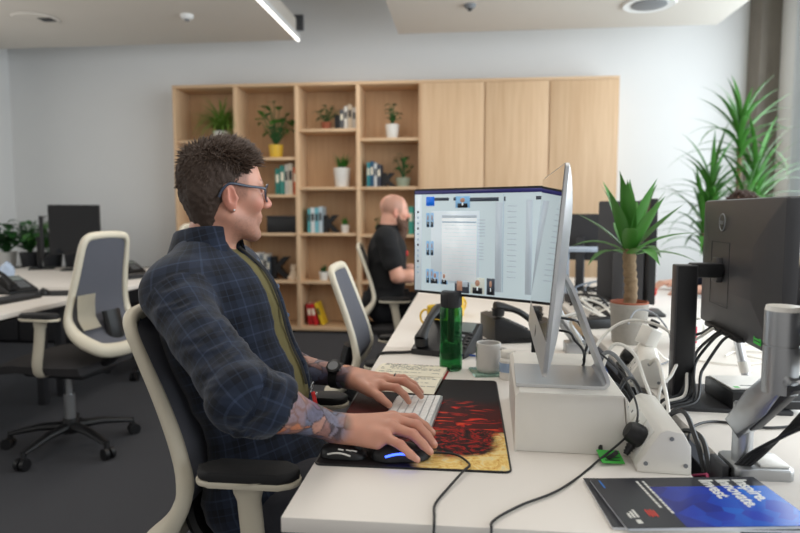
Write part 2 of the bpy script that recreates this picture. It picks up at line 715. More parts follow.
for nm, y0, xx, z0, z1 in (('window_1', 5.96, XR + 0.05, 0.4, 3.2), ('window_2', 5.8, XL - 0.05, 0.9, 2.75)):
    n = 5
    bm = NB()
    for i in range(n + 1):
        y = y0 + (YF - y0) * i / n
        bx(bm, (xx, y - 0.015 * (1 if i == 0 else 0), (z0 + z1) / 2), (0.09, 0.03 if i == 0 else 0.07, z1 - z0))
    for z in (z0 + 0.03, z1 - 0.03):
        bx(bm, (xx, (y0 + YF) / 2, z), (0.088, y0 - YF, 0.06))
    f = struct(nm, bm, mat('window_frame_paint', (222, 226, 230), 0.5, var=0.01))
    p = struct('window_pane', bx(NB(), (xx, (y0 + YF) / 2, (z0 + z1) / 2), (0.012, y0 - YF - 0.01, z1 - z0 - 0.02)), M_glass, f)
struct('baseboard_back', bx(NB(), ((XL - 2.93) / 2, YB - 0.008, 0.05), (-2.93 - XL, 0.016, 0.1), bev=0.003), M_raft_edge)

# lowered ceiling fields with a bright edge profile
bm = bx(NB(), (-3.25, 1.65, 2.90), (3.30, 8.5, 0.2))
struct('ceiling_raft', bm, M_ceil)
bm = bx(NB(), (0.74, 1.75, 2.90), (2.74, 8.1, 0.2))
struct('ceiling_raft', bm, M_ceil)
M_led = mat('lit_diffuser', (255, 250, 242), 0.5, var=0.0, emit=3.0)
t = thing('linear_ceiling_light', 'slim white linear light running along the edge of the left lowered ceiling', 'ceiling light', (-1.585, 1.7, 2.8))
obj('light_housing', bx(NB(), (0, 0, 0.033), (0.024, 8.5, 0.05), bev=0.003), M_raft_edge, t)
obj('diffuser', bx(NB(), (0, 0, 0.0), (0.020, 8.44, 0.014), bev=0.003), M_led, t)
t = thing('ceiling_downlight', 'round recessed ceiling fitting with a dark slot in the left ceiling field', 'ceiling fitting', (-3.56, 5.016, 2.8))  # recessed downlight, modelled unlit
obj('bezel', lathe(NB(), [(0.0, 0.002), (0.17, 0.002), (0.185, -0.004), (0.17, -0.016), (0.12, -0.016), (0.0, -0.012)], 32), M_ceil, t)
obj('dark_slot', bx(NB(), (0.10, 0.0, -0.016), (0.11, 0.10, 0.008), bev=0.003), M_dark, t)
t = thing('smoke_detector', 'small round white detector on the left ceiling field', 'smoke detector', (-2.283, 5.07, 2.8))
obj('housing', lathe(NB(), [(0.0, 0.0), (0.052, 0.0), (0.052, -0.018), (0.04, -0.034), (0.0, -0.038)][::-1], 24), M_raft_edge, t)
obj('sensor_ring', lathe(NB(), [(0.0, -0.05), (0.016, -0.05), (0.02, -0.036), (0.0, -0.036)], 16), M_greypl, t)
t = thing('smoke_detector', 'small dark sensor on the ceiling field above the cupboard doors', 'smoke detector', (0.007, 5.06, 2.8))
obj('housing', lathe(NB(), [(0.0, -0.03), (0.03, -0.03), (0.045, -0.012), (0.05, 0.0), (0.0, 0.0)], 24), M_greypl, t)
obj('sensor_ring', lathe(NB(), [(0.0, -0.046), (0.014, -0.046), (0.02, -0.03), (0.0, -0.03)], 16), M_dark, t)
t = thing('ceiling_diffuser', 'round white air diffuser in the ceiling above the tall plant', 'air vent', (1.373, 5.16, 2.8))
obj('outer_ring', lathe(NB(), [(0.0, -0.012), (0.15, -0.012), (0.19, -0.02), (0.20, -0.004), (0.20, 0.0), (0.0, 0.0)], 36), M_raft_edge, t)
obj('inner_ring', lathe(NB(), [(0.0, -0.03), (0.08, -0.03), (0.13, -0.02), (0.13, -0.0125), (0.0, -0.0125)], 36), M_greypl, t)
t = thing('wall_vent', 'small dark grille high on the back wall beside the linear light', 'air vent', (-1.77, YB, 3.12))
obj('frame', bx(NB(), (0, -0.008, 0), (0.20, 0.016, 0.16), bev=0.003), M_greypl, t)
bm = NB()
for i in range(6):
    bx(bm, (0, -0.02, -0.06 + 0.024 * i), (0.18, 0.012, 0.010), rot=(0.5, 0, 0))
obj('grille', bm, M_dark, t)

# ------------------------------------------------------------------ bookcase
DV = [-2.90, -2.275, -1.66, -1.055, -0.45, 0.155, 0.75, 1.365]
BK = thing('bookcase', 'tall birch wall unit with open shelves on the left and three doors on the right', 'bookcase', (0, 6.08, 0))
D = 0.36
TH = 0.028
obj('top_board', bx(NB(), ((DV[0] + DV[-1]) / 2, D / 2, 2.435), (DV[-1] - DV[0] + TH, D, TH), bev=0.002), M_birch_h, BK)
obj('plinth', bx(NB(), ((DV[0] + DV[-1]) / 2, D / 2 + 0.02, 0.0125), (DV[-1] - DV[0], D - 0.05, 0.025)), M_black, BK)
obj('bottom_board', bx(NB(), ((DV[0] + DV[-1]) / 2, D / 2, 0.042), (DV[-1] - DV[0] + TH, D, 0.033), bev=0.002), M_birch_h, BK)
for i, x in enumerate(DV):
    obj('side_panel' if i in (0, 7) else 'divider', bx(NB(), (x, D / 2, 1.24), (TH if i in (0, 7) else 0.036, D - 0.002, 2.362), bev=0.002), M_birch, BK)
obj('back_panel', bx(NB(), ((DV[0] + DV[-1]) / 2, D - 0.006, 1.24), (DV[-1] - DV[0] - TH, 0.011, 2.36)), M_birch_back, BK)
SHELF = {0: [1.913, 1.46, 0.99, 0.52], 1: [1.74, 1.375, 0.996, 0.52], 2: [2.01, 1.448, 0.996, 0.518], 3: [1.915, 1.448, 0.985, 0.52]}
for c, zs in SHELF.items():
    for z in zs:
        obj('shelf', bx(NB(), ((DV[c] + DV[c + 1]) / 2, D / 2 + 0.004, z - TH / 2), (DV[c + 1] - DV[c] - 0.037, D - 0.03, TH), bev=0.002), M_birch_h, BK)
for i in (4, 5, 6):
    d = obj('door', bx(NB(), ((DV[i] + DV[i + 1]) / 2, -0.010, 1.24), (DV[i + 1] - DV[i] - 0.012, 0.020, 2.35), bev=0.002), M_birch, BK)
YS = 6.08   # shelf front


def blade(bm, o, az, el, L, W, droop, mi=0, n=7, fold=0.25):
    """long pointed leaf that arches over"""
    o = Vector(o)
    h = Vector((math.cos(az), math.sin(az), 0))
    s = Vector((-math.sin(az), math.cos(az), 0))
    p = o.copy()
    e = el
    L0, C0, R0 = [], [], []
    for i in range(n + 1):
        t = i / n
        wd = W * 0.5 * (0.35 + 2.2 * t * (1 - t) + 0.3 * (1 - t)) * (1 - t ** 4) + 0.0004
        up = Vector((-math.sin(e) * h.x, -math.sin(e) * h.y, math.cos(e)))
        L0.append(p + s * wd + up * wd * fold)
        C0.append(p.copy())
        R0.append(p - s * wd + up * wd * fold)
        p = p + (h * math.cos(e) + Vector((0, 0, math.sin(e)))) * (L / n)
        e -= droop / n
    th = Vector((0, 0, -0.0012))
    sheet(bm, [L0, C0, R0], mi=mi)


def oval(bm, o, az, el, L, W, mi=0, droop=0.6):
    """broad rounded leaf"""
    o = Vector(o)
    h = Vector((math.cos(az), math.sin(az), 0))
    s = Vector((-math.sin(az), math.cos(az), 0))
    e = el
    p = o.copy()
    rows = [[], [], []]
    n = 6
    for i in range(n + 1):
        t = i / n
        wd = W * 0.5 * math.sin(PI * min(1, t * 0.96 + 0.03)) ** 0.7
        up = Vector((-math.sin(e) * h.x, -math.sin(e) * h.y, math.cos(e)))
        rows[0].append(p + s * wd + up * wd * 0.18)
        rows[1].append(p.copy())
        rows[2].append(p - s * wd + up * wd * 0.18)
        p = p + (h * math.cos(e) + Vector((0, 0, math.sin(e)))) * (L / n)
        e -= droop / n
    sheet(bm, rows, mi=mi)


def pot(parent, r0, r1, h, m, soil=True, rim=0.004, name='pot'):
    p = obj(name, lathe(NB(), [(0, 0), (r0 * 0.97, 0), (r0, 0.004), (r1, h - 0.003), (r1 - rim * 0.5, h), (r1 - rim, h - 0.003), (r1 - rim * 1.3, h * 0.85), (0, h * 0.85)]), m, parent)
    if soil:
        obj('soil', lathe(NB(), [(0, h * 0.855), (r1 - rim * 1.6, h * 0.855), (r1 * 0.5, h * 0.9), (0, h * 0.905)], 20), M_soil, parent)
    return p


def shelf_plant(label, x, y, z, kind, r, h, m, leafm, spread, tall, n, group='potted plants on the shelves', seed=1):
    rnd = random.Random(seed)
    t = thing('potted_plant', label, 'plant', (x, y, z), 0, group)
    pot(t, r * 0.8, r, h, m)
    bm = NB()
    st = NB()
    for i in range(n):
        az = rnd.uniform(0, 2 * PI)
        if kind == 'grass':
            blade(bm, (0, 0, h * 0.9), az, rnd.uniform(0.6, 1.5), spread * rnd.uniform(0.8, 1.25), 0.012, rnd.uniform(1.2, 2.6))
        elif kind == 'upright':
            blade(bm, (rnd.uniform(-r, r) * 0.4, rnd.uniform(-r, r) * 0.4, h * 0.9), az, rnd.uniform(1.0, 1.5), tall * rnd.uniform(0.6, 1.05), 0.016, rnd.uniform(0.2, 0.8))
        else:
            a = rnd.uniform(0.5, 1.5)
            L = rnd.uniform(0.35, 1.0)
            tip = Vector((math.cos(az) * math.cos(a) * spread * L, math.sin(az) * math.cos(a) * spread * L * 0.7, h * 0.9 + tall * L * math.sin(a)))
            tube(st, catmull([(0, 0, h * 0.88), tip * 0.5 + Vector((0, 0, h * 0.6)), tip], 4), 0.003, 5)
            s = 0.085 if kind == 'round' else 0.05
            oval(bm, tip, az + rnd.uniform(-0.7, 0.7), rnd.uniform(-0.5, 0.7), s * rnd.uniform(0.8, 1.4), s * rnd.uniform(0.7, 1.1))
    if y > 6.0:                              # leaves bend where they meet the cabinet's back and sides
        for v in list(bm.verts) + list(st.verts):
            if v.co.y > 0:
                v.co.y = 0.15 * (1 - math.exp(-v.co.y / 0.15))
            v.co.x = 0.27 * math.tanh(v.co.x / 0.27)
    if len(st.verts):
        obj('stem', st, M_leaf_dark, t)
    else:
        st.free()
    obj('foliage', bm, leafm, t, recalc=False)
    return t


PX = lambda px: -1.634 + (px - 299) * 0.00984 + 0.01
shelf_plant('bushy spider plant at the top of the leftmost open bookcase column', PX(212), 6.24, 1.913, 'grass', 0.085, 0.10, M_potwhite, M_leaf_pale, 0.42, 0.3, 190, seed=3)
shelf_plant('large round-leaved plant in a yellow pot on the bookcase', PX(270), 6.22, 1.74, 'round', 0.075, 0.13, mat('yellow_glaze', (222, 182, 62), 0.4), M_leaf, 0.28, 0.44, 38, seed=5)
shelf_plant('trailing leafy plant on the top shelf beside books and a black letter K', PX(322), 6.24, 2.01, 'small', 0.05, 0.08, M_terracotta, M_leaf_dark, 0.20, 0.20, 26, seed=9)
shelf_plant('spiky green plant in a large white pot on a middle bookcase shelf', PX(338), 6.22, 1.448, 'upright', 0.085, 0.19, M_potwhite, M_leaf, 0.2, 0.18, 46, seed=11)
shelf_plant('slim leafy plant in a square white pot beside the cupboard doors', PX(389), 6.22, 1.915, 'small', 0.068, 0.14, M_potwhite, M_leaf_dark, 0.13, 0.24, 22, seed=13)
shelf_plant('small bonsai-like plant in a grey green bowl on the rightmost open column', PX(400), 6.22, 1.448, 'small', 0.075, 0.09, mat('sage_glaze', (150, 160, 140), 0.5), M_leaf_dark, 0.12, 0.25, 24, seed=15)
shelf_plant('tiny succulent in a white pot beside blue books on the middle shelf', PX(341), 6.22, 0.996, 'upright', 0.045, 0.08, M_potwhite, M_leaf, 0.1, 0.09, 22, seed=17)
shelf_plant('tiny plant in a white cube pot on an otherwise bare lower shelf', PX(318), 6.22, 0.518, 'upright', 0.05, 0.085, M_potwhite, M_leaf_dark, 0.1, 0.09, 22, seed=19)
shelf_plant('small green plant on the shelf behind the bald man', PX(380), 6.22, 0.985, 'small', 0.05, 0.07, M_potwhite, M_leaf_dark, 0.10, 0.12, 16, seed=21)


def book_proto():
    t = thing('book', 'book', 'book')
    return t


def book(x, z, wd, ht, dp, rgb, label, group, lean=0.0, y=6.17):
    """upright book, spine to the room: cover wraps the spine and both boards, pages inside"""
    t = thing('book', label, 'book', (x, y, z), 0, group)
    Rm = Matrix.Rotation(lean, 4, 'Y')
    up = Matrix.Translation((0, 0, abs(math.sin(lean)) * wd / 2)) @ Rm
    m = mat('book_cover_%d_%d_%d' % rgb, rgb, 0.6, var=0.05)
    bm = NB()
    for s in (-1, 1):
        bx(bm, (s * (wd / 2 - 0.0015), dp / 2, ht / 2), (0.003, dp, ht))
    bx(bm, (0, 0.0015, ht / 2), (wd, 0.003, ht), bev=0.001)
    bm.transform(up)
    obj('cover', bm, m, t)
    bm = bx(NB(), (0, dp / 2, ht / 2), (wd - 0.0065, dp - 0.01, ht - 0.008))
    bm.transform(up)
    obj('pages', bm, M_paper, t)
    bm = bx(NB(), (0, -0.0006, ht * 0.62), (wd * 0.6, 0.0012, ht * 0.3))
    bm.transform(up)
    obj('spine_label', bm, M_paper if sum(rgb) < 420 else M_dark, t)
    return t


def book_row(x, z, specs, group, where):
    for wd, ht, rgb, nm in specs:
        book(x + wd / 2, z, wd, ht, 0.19, rgb, '%s book %s' % (nm, where), group)
        x += wd + 0.003


def K_letter(x, z, h, label):
    bm = NB()
    wt = 0.035
    M = frame((1, 0, 0), (0, 0, 1), (0, -1, 0), (x, 6.24, z))
    text_bm(bm, 'K', h / 0.73, M, depth=0.03, bold=0.012)
    zz = min(v.co.z for v in bm.verts)
    bmesh.ops.translate(bm, verts=bm.verts, vec=(0, 0, z - zz))
    o = obj('letter_bookend', bm, M_black)
    tag(o, label, 'bookend', 'black letter bookends')


book_row(PX(270), 1.375, [(0.045, 0.26, (46, 120, 108), 'dark teal'), (0.05, 0.29, (60, 134, 124), 'tall green'), (0.03, 0.30, (214, 210, 200), 'white'), (0.045, 0.31, (226, 218, 200), 'cream'), (0.045, 0.27, (206, 104, 66), 'orange')], 'books above the black box', 'in the row above the black box')
book_row(PX(337), 2.01, [(0.04, 0.19, (90, 92, 96), 'grey'), (0.035, 0.22, (226, 222, 214), 'white'), (0.04, 0.24, (214, 196, 172), 'tan'), (0.04, 0.21, (196, 190, 182), 'pale grey')], 'books on the top shelf', 'next to the trailing plant on the top shelf')
book_row(PX(364), 1.448, [(0.03, 0.24, (52, 140, 150), 'teal'), (0.035, 0.25, (44, 88, 120), 'dark blue'), (0.03, 0.23, (206, 210, 212), 'white'), (0.035, 0.22, (60, 66, 80), 'slate')], 'books beside the bonsai', 'next to the small bonsai')
book_row(PX(303), 0.996, [(0.03, 0.24, (86, 172, 178), 'turquoise'), (0.04, 0.25, (216, 222, 224), 'white'), (0.035, 0.25, (120, 190, 204), 'sky blue'), (0.035, 0.26, (190, 206, 214), 'pale blue')], 'books beside the succulent', 'in the row by the tiny succulent')
book_row(PX(243), 0.52, [(0.035, 0.26, (190, 196, 200), 'silver'), (0.045, 0.27, (222, 222, 220), 'white'), (0.04, 0.25, (120, 128, 136), 'grey'), (0.035, 0.26, (210, 206, 196), 'cream'), (0.03, 0.23, (70, 82, 98), 'navy')], 'books behind the seated man', "just right of the near man's collar")
book_row(PX(364), 0.52, [(0.03, 0.20, (206, 150, 120), 'peach'), (0.04, 0.23, (60, 66, 72), 'black'), (0.04, 0.25, (48, 74, 104), 'blue')], 'books behind the empty chair', "low on the shelf behind the bald man's chair")
book_row(PX(406), 0.985, [(0.045, 0.27, (70, 168, 150), 'sea green'), (0.04, 0.27, (82, 150, 148), 'muted teal')], 'books by the bald man', "in front of the bald man's beard")
book(PX(311), 0.06, 0.045, 0.22, 0.17, (196, 34, 38), 'red book leaning on the bottom shelf', 'leaning books', lean=-0.22)
book(PX(305), 0.06, 0.05, 0.215, 0.17, (170, 26, 34), 'dark red book leftmost of the pair on the bottom shelf', 'leaning books', lean=-0.12, y=6.18)
book(PX(318), 0.06, 0.035, 0.235, 0.17, (232, 190, 40), 'yellow book leaning on the bottom shelf', 'leaning books', lean=-0.33)
K_letter(PX(331), 2.012, 0.13, 'black letter K bookend on the top shelf')
K_letter(PX(379), 1.45, 0.12, 'black letter K bookend near the bonsai')
K_letter(PX(318), 0.998, 0.16, 'black letter K bookend by the blue books')
K_letter(PX(262), 0.522, 0.22, "large black letter K bookend at the near man's collar")
t = thing('storage_box', 'low black box on a shelf right of the man’s face'.replace('’', "'"), 'box', (PX(279), 6.24, 0.996))
obj('box_body', bx(NB(), (0, 0, 0.075), (0.34, 0.22, 0.15), bev=0.006), M_black, t)
obj('box_lid', bx(NB(), (0, 0, 0.160), (0.35, 0.23, 0.018), bev=0.005), M_dark, t)
bm = NB()
tube(bm, [(0, 0, 0.0), (0, 0, 0.04), (0, 0, 0.075), (0, 0, 0.11)], [0.04, 0.045, 0.034, 0.02], 14)
for s in (-1, 1):
    tube(bm, [(s * 0.03, -0.01, 0.03), (s * 0.05, -0.03, 0.012)], [0.018, 0.014], 10)
    tube(bm, [(s * 0.012, 0, 0.12), (s * 0.02, 0, 0.16)], [0.014, 0.008], 8)
bmesh.ops.create_icosphere(bm, subdivisions=2, radius=0.032, matrix=Matrix.Translation((0, -0.005, 0.115)))
tag(obj('figurine', bm, mat('cream_ceramic', (226, 206, 180), 0.4), loc=(PX(287), 6.2, 0.52)), 'small cream ceramic figurine on a lower bookcase shelf', 'figurine')

# ------------------------------------------------------------------ desks
ZD = 0.73


def desk(label, x0, x1, y0, y1, group, cut=None):
    t = thing('desk', label, 'desk', ((x0 + x1) / 2, (y0 + y1) / 2, 0), 0, group)
    hx, hy = (x1 - x0) / 2, (y1 - y0) / 2
    if cut:
        cx, cy = cut
        obj('desktop', prism(NB(), [(-hx, -hy), (hx, -hy), (hx, hy - cy), (hx - cx, hy), (-hx, hy)], 0.025, Matrix.Translation((0, 0, ZD - 0.025)), bev=0.0015), M_white, t)
    else:
        obj('desktop', bx(NB(), (0, 0, ZD - 0.0125), (2 * hx, 2 * hy, 0.025), bev=0.0015), M_white, t)
    for sy in (-1, 1):
        for sx in (-1, 1):
            obj('leg', bx(NB(), (sx * (hx - (0.5 if x0 < -2 else 0.16)) - (cut[0] if cut and sx > 0 and sy > 0 else 0), sy * (hy - 0.09), 0.34), (0.05, 0.05, 0.68), bev=0.004), M_dark, t)
    for sy in (-1, 1):
        obj('rail', bx(NB(), (0, sy * (hy - 0.09), 0.69), (2 * hx - (1.0 if cut else 0.1), 0.05, 0.03), bev=0.003), M_dark, t)
    if not cut:
        obj('crossbar', bx(NB(), (hx - 0.16, 0, 0.68), (0.04, 2 * hy - 0.2, 0.04), bev=0.003), M_dark, t)
    return t


DX0, DX1, EX0, EX1 = -0.283, 0.405, 0.488, 1.27
desk('white desk nearest the camera with the riser and mouse mat on it', DX0, DX1, 0.914, 2.16, 'white office desks')
desk('white desk in the middle of the left bench holding the desk phones', DX0, DX1, 2.163, 3.62, 'white office desks')
desk("white desk at the far end of the bench under the bald man's hands", DX0, DX1, 3.623, 5.0, 'white office desks')
desk('white desk under the graphite monitor and the silver arm', EX0, EX1, 0.935, 2.45, 'white office desks')
desk('white desk at the far right holding the red mug', EX0, EX1, 2.453, 4.65, 'white office desks')
desk('white desk at the left edge of the room with the near phone', -3.75, -2.13, 2.35, 3.70, 'white office desks')
desk('white desk with the black monitor behind the empty mesh chair', -3.75, -2.13, 3.703, 5.05, 'white office desks', cut=(0.50, 0.80))
# cable tray that bridges the slot between the two rows
bm = NB()
bx(bm, (0.446, 2.5, 0.60), (0.075, 3.1, 0.006))
for s in (-1, 1):
    bx(bm, (0.446 + s * 0.036, 2.5, 0.64), (0.004, 3.1, 0.08))
tag(obj('cable_tray', bm, M_dark), 'dark cable tray in the slot between the two desk rows', 'cable tray')


# ------------------------------------------------------------------ office chairs
def back_curve(z, rec=0.0):
    zs = [0.50, 0.547, 0.60, 0.667, 0.74, 0.80, 0.90, 1.005, 1.08]
    xs = [-0.338, -0.300, -0.243, -0.208, -0.218, -0.236, -0.272, -0.312, -0.340]
    x = float(np.interp(z, zs, xs))
    return x


def make_chair(name, label, loc, rotz, arm_h=0.66, rec=0.0, group='beige and charcoal office chairs'):
    """swivel chair facing local +X"""
    t = thing(name, label, 'chair', loc, rotz, group)
    pv = Vector((-0.2, 0, 0.60))
    RM = Matrix.Translation(pv) @ Matrix.Rotation(-rec, 4, 'Y') @ Matrix.Translation(-pv)
    # backrest loop
    half = [(0.0, 1.045), (0.10, 1.042), (0.142, 1.03), (0.160, 1.0), (0.167, 0.95), (0.178, 0.85), (0.196, 0.75), (0.213, 0.67), (0.217, 0.60), (0.198, 0.545), (0.14, 0.512), (0.0, 0.500)]
    pts = half + [(-y, z) for y, z in half[-2:0:-1]]
    P2 = catmull([(back_curve(z), y, z) for y, z in pts], 4, closed=True)
    bm = NB()
    n = len(P2)
    rings = []
    cen = Vector((-0.25, 0, 0.78))
    for i, p in enumerate(P2):
        tg = (P2[(i + 1) % n] - P2[i - 1]).normalized()
        out = Vector((0, p.y, (p.z - 0.78) * 0.9)).normalized()
        out = (out - tg * out.dot(tg)).normalized()
        dep = tg.cross(out).normalized()
        if dep.x < 0:
            dep = -dep
        low = max(0.0, min(1.0, (0.72 - p.z) / 0.15))
        a = 0.018 + 0.016 * low
        b = 0.013 + 0.008 * low
        ring = []
        for ca, sa in ((1, 0), (0.8, 0.75), (0, 1), (-0.8, 0.75), (-1, 0), (-0.8, -0.75), (0, -1), (0.8, -0.75)):
            ring.append(p + out * (a * ca) + dep * (b * sa))
        rings.append(ring)
    sheet(bm, rings + [rings[0]], closed=True)
    bmesh.ops.remove_doubles(bm, verts=bm.verts, dist=1e-5)
    bm.transform(RM)
    obj('backrest_frame', bm, M_beige, t, sharp=60)
    # mesh panel
    def wid(z):
        return float(np.interp(z, [0.505, 0.515, 0.545, 0.60, 0.67, 0.75, 0.85, 0.95, 1.0, 1.03, 1.045], [0.02, 0.14, 0.198, 0.217, 0.213, 0.196, 0.178, 0.167, 0.160, 0.142, 0.06]))
    bm = NB()
    for off in (0.004, -0.002):
        rows = []
        for i in range(19):
            z = 0.53 + (1.035 - 0.53) * i / 18
            ww = wid(z) - 0.006
            rows.append([(back_curve(z) + off - 0.03 * (1 - (j / 4 - 1) ** 2) * 0.5 + 0.004, ww * (j / 4 - 1), z) for j in range(9)])
        sheet(bm, rows)
    bm.transform(RM)
    obj('backrest_mesh', bm, M_mesh, t, recalc=False)
    # lumbar pad behind the mesh
    bm = NB()
    for s in (1,):
        rows = []
        for i in range(7):
            z = 0.62 + 0.16 * i / 6
            rows.append([(back_curve(z) - 0.034 - 0.006 * math.cos((j / 6 - 0.5) * PI), 0.190 - 0.12 * j / 6, z) for j in range(7)])
        V = sheet(bm, rows)
        r = bmesh.ops.solidify(bm, geom=bm.faces[:], thickness=0.008)
    bm.transform(RM)
    obj('lumbar_pad', bm, M_beige, t)
    # spine bracket
    bm = NB()
    tube(bm, catmull([(-0.02, 0, 0.415), (-0.16, 0, 0.425), (-0.26, 0, 0.47), (-0.29, 0, 0.56), (-0.262, 0, 0.70)], 5), [0.045] * 8 + [0.05] * 8 + [0.055] * 5, 12, flat=0.5)
    obj('back_bracket', bm, M_black, t)
    # seat
    bm = NB()
    def seat_rows(z0, dz, inset):
        rows = []
        for i in range(13):
            u = i / 12
            x = -0.235 + 0.47 * u
            ww = 0.235 * (1 - 0.10 * abs(2 * u - 1) ** 3) - inset
            rows.append([(x * (1 - inset), ww * (j / 5 - 1), z0 + dz * (1 - (abs(j / 5 - 1)) ** 4) * (1 - abs(2 * u - 1) ** 5) - 0.035 * max(0, u - 0.75) * 2) for j in range(11)])
        return rows
    top = sheet(bm, seat_rows(0.458, 0.035, 0.0))
    bot = sheet(bm, seat_rows(0.418, -0.015, 0.02))
    def rim(V):
        return V[0] + [r[-1] for r in V[1:-1]] + V[-1][::-1] + [r[0] for r in V[1:-1]][::-1]
    A, B = rim(top), rim(bot)
    for i in range(len(A)):
        bm.faces.new((A[i], A[(i + 1) % len(A)], B[(i + 1) % len(A)], B[i])).smooth = True
    obj('seat', bm, M_seat, t, sharp=50)
    obj('seat_pan', bx(NB(), (-0.02, 0, 0.396), (0.34, 0.26, 0.035), bev=0.012), M_black, t)
    obj('tilt_lever', tube(NB(), catmull([(0.02, -0.12, 0.41), (0.03, -0.2, 0.405), (0.05, -0.25, 0.40)], 4), 0.007, 8), M_black, t)
    # arms
    for s in (-1, 1):
        yy = s * 0.245
        bm = NB()
        path = catmull([(-0.03, s * 0.15, 0.415), (-0.035, s * 0.22, 0.42), (-0.045, yy, 0.47), (-0.06, yy, 0.56), (-0.07, yy, arm_h - 0.06), (-0.075, yy, arm_h - 0.012)], 4)
        rad = [0.022] * 4 + [0.024] * 4 + [0.026] * 4 + [0.026] * 5 + [0.032] * 2 + [0.046, 0.07]
        tube(bm, path, rad[:len(path)], 12, flat=0.55)
        obj('arm_support', bm, M_beige, t, sharp=60)
        pd = prism(NB(), rrect(-0.170, -0.035, 0.030, 0.035, 0.033), 0.022, Matrix.Translation((0, yy, arm_h - 0.012)), bev=0.008)
        p = obj('arm_pad', pd, M_black_soft, t, sharp=50)
        obj('pad_rim', prism(NB(), rrect(-0.173, -0.036, 0.033, 0.036, 0.034), 0.012, Matrix.Translation((0, yy, arm_h - 0.022)), bev=0.004), M_beige, p)
    # base
    obj('gas_lift', tube(NB(), [(0, 0, 0.10), (0, 0, 0.27), (0, 0, 0.271), (0, 0, 0.40)], [0.027, 0.027, 0.016, 0.016], 16), M_steel, t)
    obj('base_hub', lathe(NB(), [(0, 0.075), (0.04, 0.075), (0.045, 0.10), (0.034, 0.15), (0, 0.15)], 20), M_black, t)
    for k in range(5):
        a = 2 * PI * k / 5 + 0.3
        c, s = math.cos(a), math.sin(a)
        obj('base_leg', tube(NB(), [(0.02 * c, 0.02 * s, 0.11), (0.15 * c, 0.15 * s, 0.105), (0.30 * c, 0.30 * s, 0.075)], [0.030, 0.025, 0.016], 10, flat=0.7), M_black, t)
        bm = NB()
        for q in (-1, 1):
            o = Vector((0.31 * c - s * 0.016 * q, 0.31 * s + c * 0.016 * q, 0.028))
            ax = Vector((-s, c, 0)) * 0.010
            cyl(bm, o - ax, o + ax, 0.028, seg=18)
        tube(bm, [(0.30 * c, 0.30 * s, 0.085), (0.302 * c, 0.302 * s, 0.045)], [0.010, 0.014], 8)
        obj('caster', bm, M_black, t)
    return t


man_chair = make_chair('office_chair', 'beige framed office chair the man in the plaid shirt sits on', (-0.345, 1.385, 0), 0.0, arm_h=0.735, rec=0.085)
man_chair.scale = (1, 1, 0.955)
chair0 = make_chair('office_chair', 'empty beige framed mesh chair standing alone on the dark carpet', (-2.01, 2.95, 0), PI - 0.12, arm_h=0.70, rec=-0.15)
chair0.scale = (1, 1, 1.03)
mid = make_chair('office_chair', 'empty chair pushed to the desk right behind the near man, seen from the side', (-0.215, 2.55, 0), 0.03, arm_h=0.68, rec=-0.02)
mid.scale = (1, 1, 0.935)
dup(mid, (-0.42, 4.30, 0), 0.1, 'chair the bald man in black sits on')
dup(mid, (-2.38, 4.50, 0), PI + 0.10, "chair at the far left desk, its pale top just behind the near man's neck").scale = (1, 1, 1.05)

